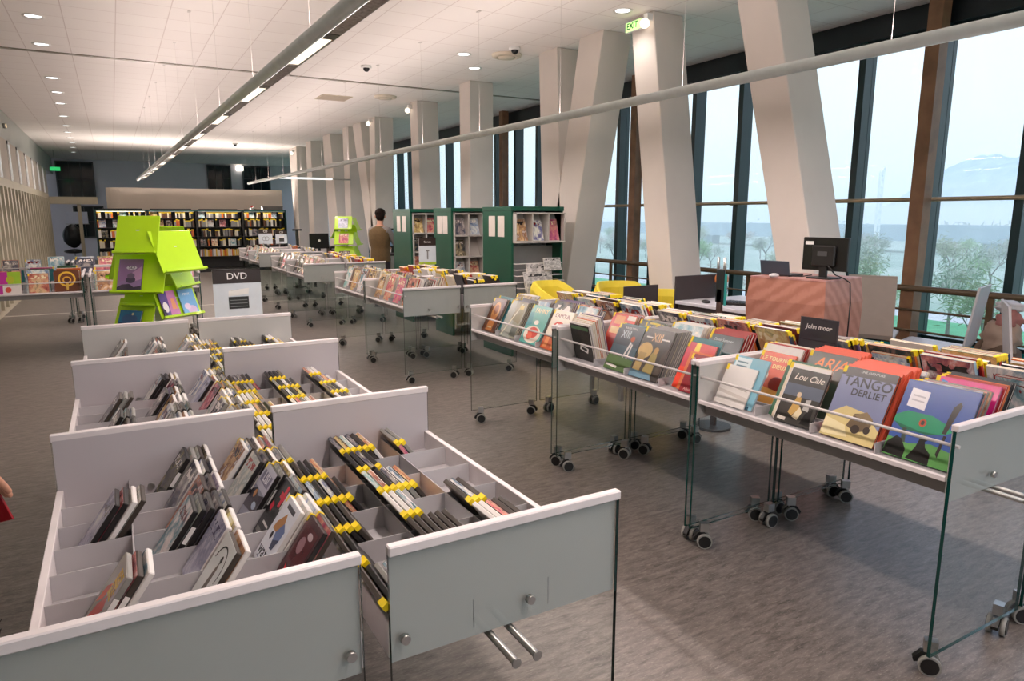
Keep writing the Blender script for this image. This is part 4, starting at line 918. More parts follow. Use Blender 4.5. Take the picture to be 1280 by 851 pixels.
def tower_album(x, y, phi, z, h_tray, dy, w, h, board, label, cover=None, hero=None, turn=0, roll=0):
    a = R(phi)+turn; r = .17+h_tray*math.sin(TILT)+.018; M = Matrix.Translation((x, y, 0))
    side = Vector((math.cos(a), math.sin(a), 0))*dy
    put_album(M, PI/2+a, r*math.sin(a)+side.x, -r*math.cos(a)+side.y, TILT, w, h, .009, board, PAGES[0], label, 'book', 'display_book', None, cover=cover, hero=hero, z=z+.001, stick=False)
LX, LY = .24, 5.74
lime_tower(LX, LY, 'lime green book display tower with tilted trays behind the DVD sign', [(-26, 1.395, .29, .28), (-28, 1.12, .36, .3), (40, 1.26, .38, .31), (-48, .86, .34, .22), (34, .93, .34, .24), (-35, 1.02, .26, .12), (150, 1.3, .32, .3), (-140, 1.2, .32, .3), (150, .95, .32, .3), (60, 1.14, .3, .16)])
purple = art(.165, .245, [('p', '8c6a92', [(0, .3), (1, .5), (1, 1), (0, 1)]), ('p', 'b58ab0', [(.5, .3), (1, .4), (1, .8), (.6, .6)]), ('e', '4a3f52', (.55, .38), .2, .1), ('e', '6a5a70', (.55, .5), .16, .08), ('e', 'cfc4d2', (.55, .74), .22, .06), ('t', '4a3550', 'SO', .55, .74, .034, {'b': .001}), ('p', '3a3442', [(0, .05), (1, .08), (1, .2), (.7, .16), (.5, .26), (.2, .24), (0, .16)]), ('p', 'd8d2dc', [(.0, .02), (1, .02), (1, .05), (0, .05)])], base='8a6f95')
tower_album(LX, LY, -28, 1.12, .3, -.055, .165, .245, 'purple', 'purple picture book with a crouching figure on the lime tower', hero=purple)
blue = art(.2, .13, [('e', '3d5f8a', (.5, .5), .36, .3), ('e', 'c9c2a0', (.6, .8), .05, .08), ('p', '20466a', [(0, 0), (1, 0), (1, .2), (0, .3)])], base='2f6f9a')
tower_album(LX, LY, -48, .86, .22, -.02, .2, .13, 'dark blue', 'low blue landscape book on the bottom lime tray', hero=blue)
tower_album(LX, LY, 34, .93, .24, -.085, .13, .2, 'purple', 'violet and orange picture book on the lower lime tray', hero=art(.13, .2, [('p', 'c07ab0', [(.4, 0), (1, 0), (1, 1), (.5, 1)]), ('p', 'e0966a', [(.6, .3), (.9, .3), (.85, .7), (.65, .7)]), ('e', 'e8e4e6', (.22, .4), .16, .2), ('p', '2f2a3a', [(0, 0), (.2, 0), (.14, .3), (0, .4)])], base='5a4a90'))
tower_album(LX, LY, 34, .93, .24, .075, .13, .2, 'pale blue', 'pale blue picture book with lilac clouds on the lower lime tray', hero=art(.13, .2, [('e', 'c8b0d8', (.6, .2), .3, .16), ('e', 'd8c8e4', (.35, .34), .2, .12), ('t', 'e8f0f6', 'PETIT', .5, .8, .024, {})], base='6aa6d8'))
lime_tower(4.3, 14.6, 'lime green display tower beside the standing man', [(-30, 1.385, .36, .29), (60, 1.36, .36, .29), (-30, 1.07, .4, .29), (60, 1.05, .4, .29), (-30, .78, .42, .27), (60, .78, .42, .27), (150, 1.2, .36, .3), (-120, 1.2, .36, .3)])
tower_album(4.3, 14.6, -30, 1.385, .29, 0, .2, .24, 'white', 'pale book on the top tray of the far lime tower', cover=PRINT_PALE[0]); tower_album(4.3, 14.6, -30, 1.07, .29, .0, .2, .24, 'cream', 'orange and pink book on the middle tray of the far lime tower', cover=PRINTS[1])
tower_album(4.3, 14.6, -30, .78, .27, 0, .22, .16, 'dark blue', 'dark low book on the bottom tray of the far lime tower', cover=PRINTS[3])
# ------------------------------------------------------------------ picture-book tables along the partition side
tl = 'glass-ended picture book browser on castors %s'
PB = [(.25, .27), (.22, .28), (.26, .25), (.2, .24)]
BCOL = ['red', 'orange', 'yellow', 'teal', 'purple', 'pink', 'green', 'pale blue', 'white', 'cream', 'dark blue', 'brown']
PPR = [PRINTS[1], PRINTS[4], PRINTS[5], PRINTS[2], PRINTS[0]]
for i, (ox, oy, rz, lab, nm) in enumerate([(.9, 9.6, PI/2, 'crossing behind the lime tower', 'tower'), (-.37, 9.6, PI/2, 'between the partition and the lime tower', 'wall'), (-.31, 10.87, -PI/2, 'back to back with the one behind the lime tower', 'tower rear'), (-1.58, 10.87, -PI/2, 'back to back with the one beside the partition', 'wall rear'),
                                         (.6, 12.6, PI/2, 'in the second cross row towards the bookcases', 'second row'), (-.67, 12.6, PI/2, 'in the second cross row near the partition', 'second row wall')]):
    browser('book_browser', ox, oy, 1.2, rz, tl % lab, None, rods=False)
    for k in range(4):
        for row in ((0, 1) if i < 2 else (1,)):
            first = None
            if i == 1 and row == 0:
                first = {3: [S(size=(.26, .25), board='brown', art=art(.26, .25, [('p', 'c85a3a', [(0, .3), (1, .5), (1, .7), (0, .55)]), ('p', 'b07a4a', [(0, 0), (1, 0), (1, .25), (0, .3)]), ('p', 'd8d4d0', [(0, .74), (1, .74), (1, .86), (0, .86)])], base='5a3a34'))],
                         2: [S(size=(.25, .27), board='pink', art=art(.25, .27, [('p', '9fc83a', [(.5, .4), (1, .4), (1, 1), (.5, 1)]), ('p', 'e4dcd8', [(.3, 0), (1, 0), (1, .42), (.3, .42)]), ('e', 'd85a4a', (.5, .22), .12, .12), ('e', 'b8c03a', (.6, .66), .16, .16)], base='c03a9a'))],
                         1: [S(size=(.2, .24), board='charcoal')],
                         0: [S(size=(.25, .27), board='brown', art=art(.25, .27, [('e', 'e8b83a', (.5, .6), .36, .34), ('e', '6a3a22', (.5, .6), .28, .26), ('e', 'e0a83a', (.5, .56), .18, .16), ('e', '5a2f1e', (.5, .56), .12, .1), ('p', 'd8b04a', [(.46, .1), (.54, .1), (.56, .4), (.44, .4)])], base='6a3a22'))]}.get(k)
            stack((ox, oy, 1.2, rz), .02+1.16*(k+.5)/4, XF if row == 0 else XB2+.02, 3 if row == 0 else 4, R(17), '%%s picture book, %%s in the %s stack, %s bin, %s browser' % ('lip' if row == 0 else 'back', ORD[k], nm),
                  'picture_book', 'book', 'picture books along the partition side', sizes=PB, tr=(.008, .016), wmax=.29, colors=BCOL, covers=2, prints=PPR, stickp=.35, first=first)
# ------------------------------------------------------------------ far bookcases
GREEN = mat('dark_green_lacquer', '0a4a36', .3, var=.05, scale=2); GREENB = mat('green_frame_dark', '0d3a38', .35)
SHB = mat('shelf_black', '1d1b1a', .5)
BX0, BW, BY = -.42, 1.29, 22.5
SHL = emit('shelf_lamp', 'fff0dc', 1.0)
SZ = [.12, .47, .77, 1.06, 1.34, 1.6]
NL = 0
for u in range(4):
    x0 = BX0+BW*u
    t = thing('bookcase', 'dark bookcase with green frame at the end of the room, %s from the partition' % ORD[u], 'bookcase', (x0, BY, 0))
    MB().box((0, .33, 0), (BW, .35, 1.8)).build('back_panel', SHB, t)
    for xx in (0, BW-.025): MB().box((xx, 0, 0), (xx+.025, .34, 1.8)).build('side_panel', GREENB if (u in (0, 3) and (xx == 0) == (u == 0)) else SHB, t)
    MB().box((0, -.01, 1.8), (BW, .35, 1.84)).build('top_board', GREENB, t); MB().box((0, .03, 0), (BW, .3, .1)).build('plinth', SHB, t)
    for z in SZ: MB().box((.025, .02, z-.02), (BW-.025, .33, z)).build('shelf', SHB, t)
    MB().box((.05, .0, 1.78), (BW-.05, .015, 1.797)).build('light_strip', SHL if u == 0 else STEEL, t)
    ld = bpy.data.lights.new('shelf_lamp', 'AREA'); ld.shape = 'RECTANGLE'; ld.size = BW-.1; ld.size_y = .05; ld.energy = 6; ld.color = (1, .88, .76)
    lo = bpy.data.objects.new('shelf_lamp', ld); COL.objects.link(lo); lo.parent = t; lo.location = (BW/2, -.06, 1.85); lo.rotation_euler = (R(-25), 0, 0)
    MB().box((.1, .28, 1.84), (BW-.1, .33, 1.87)).build('added_uplight', DARK, t)  # invented fitting and lamp, added to brighten the curved wall and far end
    ld = bpy.data.lights.new('added_uplight_lamp', 'AREA'); ld.shape = 'RECTANGLE'; ld.size = BW-.24; ld.size_y = .05; ld.energy = 44; ld.color = (1, .88, .8)
    lo = bpy.data.objects.new('added_uplight_lamp', ld); COL.objects.link(lo); lo.parent = t; lo.location = (BW/2, .305, 1.875); lo.rotation_euler = (R(180+18), 0, 0)
    for si, z in enumerate(SZ[1:], 1):
        hmax = (SZ[si+1] if si+1 < len(SZ) else 1.8)-z-.03
        if si >= 2:
            x = .05; i = 0
            while x < BW-.1 and i < 18:
                if random.random() < .1: x += random.uniform(.05, .12)
                if random.random() < .12 and x < BW-.3:
                    w = random.uniform(.15, .2); d = .02
                    o = inst('library_book', album_mesh(.17, .22, .012, BM[random.choice(BNAMES)], PAGES[0]), None, (x0+x+w/2, BY+.05, z+.003), (0, R(14), PI/2)); inst('front_cover', plate_mesh(.17, .22, random.choice(PRINTS)), o); x += .22
                else:
                    tk = random.choice([.03, .04, .05, .065]); c = random.choice(['white', 'cream', 'grey', 'cream', 'brown', 'black', 'charcoal', 'grey', 'white', 'cream', 'black', 'orange', 'brown']); h = min(hmax, random.choice([.19, .21, .23]))
                    o = inst('library_book', album_mesh(.16, round(h, 2), tk, BM[c], PAGES[0]), None, (x0+x+tk, BY+.1, z+.001), (0, 0, PI)); inst('sticker', sticker_mesh(.16, round(h, 2), tk), o); x += tk+.004
                tag(o, 'shelved book, %s along the %s shelf of the %s far bookcase' % (ORD[i], ['', 'bottom', 'fourth', 'third', 'second', 'top'][si], ORD[u]), 'book', 'books on the far bookcases'); i += 1; NL += 1
mb = MB(); mats = [BM[c] for c in ('white', 'cream', 'grey', 'brown', 'orange', 'yellow')]
for u in range(4):
    x = BX0+BW*u+.04
    while x < BX0+BW*(u+1)-.1:
        tk = random.uniform(.025, .05); mb.box((x, BY+.06, SZ[1]), (x+tk-.003, BY+.2, SZ[1]+random.uniform(.18, .22)), random.randrange(6)); x += tk
tag(mb.build('books', mats), 'tightly packed books along the lowest shelf of the far bookcases', 'book', None, 'stuff')
print('library', NL)
t = thing('archive_box', 'grey flat box lying on top of the far bookcase', 'box', (4.35, BY+.13, 1.841)); MB().cbox((-.3, -.12, 0), (.3, .12, .11), .004).build('carton', plain('box_grey', '6f6a66'), t); MB().cbox((-.31, -.13, .09), (.31, .13, .13), .004).build('lid', plain('box_lid', '7a7672'), t)
t = thing('alarm_bell', 'tiny red and white device on top of the far bookcase', 'alarm', (3.75, BY+.1, 1.841)); MB().cbox((-.05, -.04, 0), (.05, .04, .08), .004).build('housing', plain('alarm_white', 'd8d4d2'), t); MB().cyl((0, 0, .08), (0, 0, .13), .035, 12).build('red_cap', plain('alarm_red', 'b5303a'), t)
# ------------------------------------------------------------------ green magazine racks
RG = mat('rack_grey', 'b9b4ae', .45, scale=3, var=.03)
def magazine(x, y, z, lean, w, h, label, pm):
    o = inst('magazine', album_mesh(w, h, .004, BM['white'], PAGES[0]), None, (x, y, z), (0, lean, PI/2)); tag(o, label, 'magazine', 'magazines on the green racks'); inst('front_cover', plate_mesh(w, h, pm), o)
def rack(x, y, dep, nm, front):
    t = thing('magazine_rack', '%s dark green magazine rack with white notices on its end' % nm, 'rack', (x, y, 0))
    e = MB().cbox((0, .01, 0), (.03, dep, 1.76), .003).build('end_panel', GREEN, t)
    for a in (dep*.36, dep*.67): MB().box((-.003, a-.085, 1.41), (0, a+.075, 1.655)).build('paper_notice', plain('notice', 'd5ccc4'), e)
    MB().cbox((.69, .01, 0), (.72, dep, 1.76), .003).build('end_panel', GREEN, t)
    MB().cbox((-.005, 0, 1.715), (.725, dep, 1.765), .003).build('top_board', GREEN, t); MB().box((.03, dep/2-.01, 0), (.69, dep/2+.01, 1.715)).build('back_panel', RG, t)
    if front == 'grid':
        for i in range(4): xx = .03+.655*i/3; MB().box((xx-.01*(i > 0), -.03, .1), (xx+.012, .2, 1.7)).build('upright', RG, t)
        for j, z in enumerate([.16, .48, .80, 1.1, 1.39, 1.69]): MB().box((.03, -.03, z-.012), (.69, .2, z+.006)).build('shelf', RG, t)
        for j, z in enumerate([.48, .80, 1.1, 1.39]):
            mb = MB(); mb.quad([(.035, .05, z+.006), (.685, .05, z+.006), (.685, .16, z+.28), (.035, .16, z+.28)]); mb.build('sloping_back', RG, t)
    else:
        for i in range(4): xx = .02+.67*i/3; MB().box((xx, -.06, 1.36), (xx+.012, .25, 1.69)).build('upright', RG, t)
        MB().box((.02, -.07, 1.345), (.70, .25, 1.362)).build('shelf', RG, t); MB().box((.02, -.06, 1.68), (.70, .25, 1.695)).build('shelf', RG, t)
        mb = MB(); mb.quad([(.03, .04, 1.365), (.69, .04, 1.365), (.69, .16, 1.68), (.03, .16, 1.68)]); mb.build('sloping_back', RG, t)
        MB().box((.03, .2, .2), (.69, .21, 1.3)).build('grey_backing', plain('rack_backing', '8f8d8c'), t)
        for i in range(9):
            z = 1.1-.07*i; yy = .1-.02*i
            MB().tube([(.04, .15, z), (.04, yy-.12, z), (.68, yy-.12, z), (.68, .15, z)], .006, 6).build('wire_bar', plain('wire_white', 'd0cdc9'), t)
    return t
RX = [(4.0, 6.98, .73, 'first', 'rack'), (4.0, 8.63, .6, 'second', 'grid'), (4.0, 10.13, .78, 'third', 'grid')]
for a in RX: rack(*a)
for i, pm in enumerate((PRINTS[4], PRINTS[2], PRINTS[1])):
    magazine(4.135+.222*i, 6.985, 1.366, R(18), .18, .265 if i != 1 else .25, ['red haired cover magazine', 'magazine with a pale mask face', 'magazine with a dark busy cover'][i]+' on the upper shelf of the first rack', pm)
nn = 0
for ri, (yy, nm) in enumerate(((8.63, 'second'), (10.13, 'third'))):
    for j, z in enumerate([.80, 1.1, 1.39]):
        for i in range(3):
            if (ri, j, i) in ((0, 1, 1),): continue
            magazine(4.14+.218*i, yy+.02, z+.008, R(18), .17, .235, 'magazine in the %s compartment of the %s row on the %s rack' % (ORD[i], ['lowest', 'middle', 'top'][j], nm), random.choice(PRINTS))
NEWS = print_mat('newsprint', ['d9d6d2', 'c2bfbc', '8a8887', 'e4e1de'], '3a3a3c', (.8, .92), 5)
for i, (x, z, w, h, yy) in enumerate([(4.33, .86, .34, .25, 6.9), (4.28, .74, .36, .28, 6.86), (4.25, .58, .26, .34, 6.82), (4.52, .56, .22, .3, 6.8), (4.5, 1.02, .24, .15, 6.95)]):
    o = inst('newspaper', album_mesh(w, h, .006, BM['white'], PAGES[0]), None, (x, 6.98-.05-.012*i-.02*(1.1-z)/.07, z), (0, R(16), PI/2)); tag(o, 'folded newspaper, %s sheet of the wire rack' % ['second', 'third', 'lowest', 'lower side', 'topmost'][i], 'newspaper', 'newspapers on the wire rack'); inst('front_page', plate_mesh(w, h, NEWS), o)
# ------------------------------------------------------------------ wooden desk, monitor, counters
def wood(name, c1, c2):
    m = bpy.data.materials.new(name); m.use_nodes = True; nt = m.node_tree; N = nt.nodes; L = nt.links; p = N['Principled BSDF']
    tc = N.new('ShaderNodeTexCoord'); a = N.new('ShaderNodeTexWave'); a.wave_type = 'BANDS'; a.bands_direction = 'DIAGONAL'; r = N.new('ShaderNodeValToRGB'); e = r.color_ramp.elements
    a.inputs['Scale'].default_value = 5; a.inputs['Distortion'].default_value = 3.5; a.inputs['Detail'].default_value = 3; a.inputs['Detail Scale'].default_value = 1.5; a.inputs['Detail Roughness'].default_value = .7
    e[0].position = .1; e[0].color = lin(c1); e[1].position = .9; e[1].color = lin(c2)
    L.new(tc.outputs['Object'], a.inputs['Vector']); L.new(a.outputs['Fac'], r.inputs['Fac']); L.new(r.outputs['Color'], p.inputs['Base Color']); p.inputs['Roughness'].default_value = .4
    return m
PINKW = wood('rose_wood', 'a46c5a', 'b67f6d')
t = thing('reception_desk', 'faceted rose-coloured wooden desk carrying the black monitor', 'desk', (4.565, 3.41, 0))
top = [(-.38, .34), (-.25, -.35), (.38, -.26), (.3, .4)]; mid = [(-.46, .38), (-.32, -.43), (.48, -.33), (.38, .46)]; mid = [(x*1.07, y*1.07) for x, y in top]; bot = [(-.36, .3), (-.24, -.34), (.4, -.24), (.3, .36)]
mb = MB()
top, mid, bot = ([(x*.83, y*.83) for x, y in P] for P in (top, mid, bot))
for A, za, B, zb in ((top, 1.19, mid, 1.02), (mid, 1.02, bot, .0)):
    for i in range(4): j = (i+1) % 4; mb.quad([(*B[i], zb), (*B[j], zb), (*A[j], za), (*A[i], za)])
mb.quad([(*p, 1.19) for p in top]); mb.quad([(*p, 0) for p in reversed(bot)])
mb.build('body', PINKW, t)
MB().prism([(p[0]*1.01, p[1]*1.01) for p in top], 'z', 1.19, 1.2).build('desk_top', wood('rose_wood_top', 'b67f78', 'c99a92'), t)
t = thing('monitor', 'black flat monitor seen from behind on the rose wooden desk', 'monitor', (4.5, 3.24, 1.2), R(4))
t.scale = (.83, .83, .83)
MB().cbox((-.015, -.215, .07), (.02, .215, .36), .006).build('housing', BLACK, t); MB().cbox((-.045, -.11, .11), (-.012, .11, .29), .01).build('rear_cover', DARK, t)
MB().box((.0205, -.2, .085), (.022, .2, .345)).build('screen', mat('screen_dark', '0c0d10', .08), t)
MB().cbox((-.03, -.035, .0), (.0, .035, .12), .004).build('neck', DARK, t); MB().cbox((-.1, -.11, 0), (.09, .11, .014), .005).build('base', DARK, t)
MB().box((-.017, .11, .295), (-.0155, .19, .325)).build('white_label', plain('mark_white', 'e8e5e2'), t); MB().box((-.0465, -.04, .2), (-.045, .05, .24)).build('maker_plate', plain('plate_grey', '4a4a4c'), t)
b = MB(); b.tube([(-.05, -.06, .12), (-.02, -.12, .04), (0, -.19, .014), (.01, -.24, -.02), (.015, -.255, -.2), (.02, -.25, -.5), (.02, -.245, -.9)], .006, 6); b.build('cable', BLACK, t)
t = thing('laptop', 'dark closed-back laptop on the far corner of the rose desk', 'laptop', (4.5, 3.6, 1.2), R(5))
t.scale = (.83, .83, .83)
MB().cbox((-.12, -.15, 0), (.1, .15, .018), .004).build('keyboard_half', DARK, t); MB().cbox((-.006, -.15, 0), (.006, .15, .13), .003).build('lid', plain('laptop_lid', '3a4450'), t, (-.12, 0, .012), (0, R(-12), 0))
t = thing('mouse', 'small white computer mouse on the rose desk', 'mouse', (4.3, 3.52, 1.2)); MB().ball((0, 0, .012), .03, sc=(1.5, 1, .55)).build('shell', plain('mouse_white', 'd6d2d4'), t); MB().tube([(.04, 0, .008), (.12, -.04, .006), (.17, -.12, .006), (.2, -.18, .02)], .004, 6).build('cable', BLACK, t)
WTOP = mat('white_worktop', 'd3d2d8', .35, var=.02); DKP = plain('divider_dark', '3a3132', .5)
t = thing('work_table', 'white topped reading desk with a dark end divider beside the rose desk', 'desk', (4.42, 3.76, 0))
t.scale = (.85, .85, 1.17)
MB().cbox((0, 0, .735), (1.0, 1.1, .76), .003).build('table_top', WTOP, t); MB().cbox((.0, 1.1, .3), (.62, 1.12, .95), .003).build('divider_panel', DKP, t); MB().cbox((.02, .02, .69), (.05, 1.08, .735), .003).build('edge_rail', DKP, t)
for xx in (.05, .93):
    for yy in (.05, 1.03): MB().box((xx-.02, yy-.02, 0), (xx+.02, yy+.02, .735)).build('leg', STEEL, t)
t = thing('work_table', 'reading desk with a dark divider between the yellow armchairs', 'desk', (3.83, 4.72, 0))
t.scale = (.85, .85, 1.1)
MB().cbox((0, 0, .735), (.5, .62, .76), .003).build('table_top', WTOP, t); MB().cbox((.0, -.02, .3), (.46, 0, .95), .003).build('divider_panel', DKP, t)
for xx in (.05, .43):
    for yy in (.05, .57): MB().box((xx-.02, yy-.02, 0), (xx+.02, yy+.02, .735)).build('leg', STEEL, t)
for x, y, rz, lab in ((5.42, 5.02, .3, 'black keyboard lying on the white topped desk'),):
    t = thing('keyboard', lab, 'keyboard', (4.72, 4.12, .8895), .4); MB().cbox((-.1, -.22, 0), (.1, .22, .022), .004).build('body', BLACK, t); mb = MB(); [mb.box((-.085+.034*i, -.2+.028*j, .022), (-.06+.034*i, -.178+.028*j, .028)) for i in range(5) for j in range(14)]; mb.build('keys', DARK, t)
t = thing('mouse', 'dark computer mouse near the desk edge by the black keyboard', 'mouse', (4.53, 4.42, .8895)); MB().ball((0, 0, .012), .032, sc=(1, 1.5, .55)).build('shell', BLACK, t)
for i, (x, y, a) in enumerate(((4.6, 3.93, .2), (4.66, 3.9, .9), (4.56, 4.02, -.3))):
    t = thing('paper_sheet', 'loose white sheet, %s of three on the white topped desk' % ORD[i], 'paper', (x, y, .8897+.001*i), a); MB().box((-.105, -.148, 0), (.105, .148, .0008)).build('sheet', plain('paper_%d' % i, 'd8d8de'), t)
t = thing('glass_jar', 'clear jar with an orange lid beside the dark divider', 'jar', (4.9, 4.6, .8895))
MB().lathe([(.0, 0), (.055, 0), (.06, .02), (.058, .12), (.045, .15)], n=18).build('jar_body', SLEEVE, t); MB().lathe([(.05, .15), (.062, .152), (.064, .2), (.05, .225), (0, .23)], n=18).build('lid', plain('lid_orange', 'c87a45'), t)
t = thing('sign_stand', 'slim dark floor stand with two chrome tips before the white desk', 'stand', (4.0, 3.765, 0))
MB().cyl((0, 0, 0), (0, 0, .02), .14, 20).build('foot', DARK, t); MB().box((-.012, -.025, .02), (.012, .02, 1.1)).build('pole', plain('stand_brown', '4a3a34'), t); MB().cbox((-.012, -.045, 1.0), (.012, .035, 1.25), .003).build('holder', plain('holder_dark', '1c2426'), t)
MB().box((-.006, -.062, .98), (.006, -.046, 1.22)).build('glass_edge', plain('edge_teal', '2f9a96'), t)
for yy in (-.035, .028): MB().cyl((0, yy, 1.22), (0, yy, 1.335), .011, 10).ball((0, yy, 1.335), .011).build('chrome_tip', STEEL, t)
# ------------------------------------------------------------------ yellow armchairs
YW = mat('yellow_upholstery', 'e0cc3c', .7, scale=6, var=.04)
def tub():
    outer = MB(); n = 18; ro, ri = .34, .25
    prof = [(ro, .12), (ro+.01, .5), (ro, .74), (ro-.03, .8), (ri+.03, .8), (ri, .74), (ri, .42)]
    G = []
    for i in range(n+1):
        a = R(-125+250*i/n); drop = .14*max(0, abs(-125+250*i/n)-60)/65
        G.append([(r*math.cos(a), r*math.sin(a), z-drop*(1 if z > .45 else 0)) for r, z in prof])
    for i in range(n):
        for j in range(len(prof)-1): outer.quad([G[i][j], G[i+1][j], G[i+1][j+1], G[i][j+1]], 0, True)
    for g in (G[0], G[-1]): outer.quad(g)
    seat = MB(); seat.lathe([(0, .2), (.25, .2), (.26, .4), (.24, .44), (0, .45)], n=24)
    leg = MB().cyl((0, 0, 0), (0, 0, .13), .015, 8)
    return outer.mesh('shell', YW), seat.mesh('seat_cushion', YW), leg.mesh('leg', STEEL)
TUB = tub()
for x, y, rz, lab in ((4.82, 5.98, 70, 'yellow tub armchair whose broad back shows behind the dark divider'), (4.25, 6.4, 110, 'yellow tub armchair nearest the green magazine rack'), (4.62, 5.06, 40, 'yellow tub armchair between the two dark dividers')):
    t = thing('tub_armchair', lab, 'armchair', (x, y, 0), R(rz), 'yellow tub armchairs')
    t.scale = (.88, .88, 1.16)
    inst('shell', TUB[0], t); inst('seat_cushion', TUB[1], t)
    for a in (45, 135, 225, 315): inst('leg', TUB[2], t, (.22*math.cos(R(a)), .22*math.sin(R(a)), 0))
# ------------------------------------------------------------------ white shell chairs
WS = mat('white_shell', 'c9c4c6', .35, var=.02); BSH = mat('beige_shell', 'bfb0a4', .4, var=.03)
def shell_chair(label, loc, rz, m, seat_w=.46, back_h=.5, seat_h=.47):
    t = thing('shell_chair', label, 'chair', loc, R(rz))
    prof = [(-.30, seat_h+.005), (-.28, seat_h+.012), (.16, seat_h-.012), (.21, seat_h), (.235, seat_h+.04), (.30, seat_h+back_h-.02), (.305, seat_h+back_h)]
    mb = MB(); th = .016
    for (a, za), (b, zb) in zip(prof, prof[1:]):
        d = Vector((b-a, zb-za)).normalized(); nx, nz = -d.y*th, d.x*th; w = seat_w/2
        mb.quad([(a, -w, za), (b, -w, zb), (b, w, zb), (a, w, za)], 0); mb.quad([(a+nx, -w, za+nz), (b+nx, -w, zb+nz), (b+nx, w, zb+nz), (a+nx, w, za+nz)], 0)
        for s in (-w, w): mb.quad([(a, s, za), (b, s, zb), (b+nx, s, zb+nz), (a+nx, s, za+nz)], 0)
    (a, za), (b, zb) = prof[0], prof[-1]
    mb.quad([(a, -seat_w/2, za), (a, seat_w/2, za), (a, seat_w/2, za+th), (a, -seat_w/2, za+th)]); mb.quad([(b, -seat_w/2, zb), (b, seat_w/2, zb), (b-th, seat_w/2, zb), (b-th, -seat_w/2, zb)])
    mb.build('seat_shell', m, t)
    MB().cyl((0, 0, .04), (0, 0, seat_h-.02), .028, 12).build('pedestal', STEEL, t); MB().cbox((-.1, -.1, seat_h-.035), (.1, .1, seat_h-.015), .004).build('seat_plate', DARK, t)
    MB().lathe([(0, .0), (.22, 0), (.2, .02), (.05, .04), (0, .045)], n=24).build('foot', STEEL, t)
    return t
shell_chair('white shell chair in side view with its seat towards the brown post', (6.36, 3.36, 0), -74, WS, .46, .56, .5)
shell_chair('beige backed shell chair partly hidden by the rose desk', (6.55, 4.12, 0), 205, BSH, .42, .62)
t = shell_chair('white chair with a slatted lower back at the edge of the windows', (5.75, 2.27, 0), 120, WS, .5, .56)
mb = MB(); [mb.box((.22, -.2, .2+.06*i), (.235, .2, .215+.06*i)) for i in range(4)]; mb.build('lower_slats', plain('slat_dark', '4a4a50'), t); MB().box((.2, -.24, .15), (.225, .24, .5)).build('lower_panel', plain('lower_grey', '8f8f96'), t)
# draped coat on a low stool
t = thing('draped_coat', 'crumpled white and pink coat heaped behind the white chair', 'coat', (6.84, 3.06, 0))
def blob(c, r, sc, seed, amp=.25):
    bm = bmesh.new(); bmesh.ops.create_icosphere(bm, subdivisions=3, radius=r); rnd = random.Random(seed); ph = [rnd.uniform(0, 6) for _ in range(6)]
    for v in bm.verts:
        d = v.co.normalized(); k = 1+amp*(math.sin(d.x*5+ph[0])*math.sin(d.y*4+ph[1])+.5*math.sin(d.z*9+ph[2]+d.x*3)); v.co = Vector((d.x*sc[0], d.y*sc[1], d.z*sc[2]))*r*k+Vector(c)
    b = MB(); b.addbm(bm, 0, None, True); return b
blob((0, .0, .86), .1, (1, 1, .55), 1).build('hood', plain('coat_white', 'd8d0d0', .9), t); blob((0, -.02, .74), .1, (1, .9, .9), 2).build('lining', plain('coat_pink', 'b87a72', .9), t)
blob((0, .02, .58), .15, (1, 1, 1), 3).build('coat_body', plain('coat_beige', 'b59a88', .9), t); blob((0, .06, .3), .2, (1, 1, 1.45), 4, .12).build('coat_tail', plain('coat_brown', '6a5444', .9), t)
# ------------------------------------------------------------------ far desk with monitors
t = thing('work_table', 'dark desk with monitors beyond the rear browsers', 'desk', (4.0, 16.4, 0))
MB().cbox((0, 0, .72), (1.0, .8, .75), .003).build('table_top', DKP, t)
for xx in (.05, .93):
    for yy in (.05, .73): MB().box((xx-.025, yy-.025, 0), (xx+.025, yy+.025, .72)).build('leg', DARK, t)
t = thing('monitor', 'black monitor on the dark desk beside the far lime tower', 'monitor', (4.25, 16.7, .75)); MB().cbox((-.23, -.02, .14), (.23, .02, .5), .006).build('housing', BLACK, t); MB().cbox((-.03, -.01, 0), (.03, .03, .2), .004).build('neck', DARK, t); MB().cbox((-.12, -.08, 0), (.12, .1, .015), .004).build('base', DARK, t); MB().ball((0, -.022, .33), .03, sc=(1, .2, 1)).build('emblem', plain('mark_white', 'e8e5e2'), t)
t = thing('printer', 'grey and black printer on the dark desk', 'printer', (4.7, 16.75, .75)); MB().cbox((-.22, -.2, 0), (.22, .2, .2), .02).build('body', BLACK, t); MB().cbox((-.2, -.3, .12), (.2, -.1, .14), .004).build('paper_tray', plain('tray_grey', '9a9a9e'), t)
t = thing('sign_stand', 'dark slim post with a flat top beside the black far monitor', 'stand', (3.72, 16.6, 0)); MB().box((-.03, -.03, 0), (.03, .03, 1.34)).build('pole', DARK, t); MB().box((-.1, -.04, 1.32), (.1, .04, 1.36)).build('top_plate', DARK, t); MB().cyl((0, 0, 0), (0, 0, .02), .16, 16).build('foot', DARK, t)
t = thing('computer_kiosk', 'standing computer kiosk in front of the man', 'kiosk', (4.72, 12.85, 0)); MB().cbox((-.2, -.15, .9), (.25, .3, .95), .004).build('shelf', DKP, t); MB().box((-.03, .1, 0), (.03, .16, .9)).build('pillar', STEEL, t); MB().cyl((0, .13, 0), (0, .13, .02), .2, 16).build('foot', DARK, t); MB().cbox((-.17, .05, 1.06), (.17, .08, 1.42), .005).build('screen_housing', BLACK, t); MB().box((-.15, .048, 1.09), (.15, .05, 1.39)).build('screen', emit('screen_glow', '5a7080', .5), t); MB().box((-.03, .06, .95), (.03, .1, 1.1)).build('neck', DARK, t)
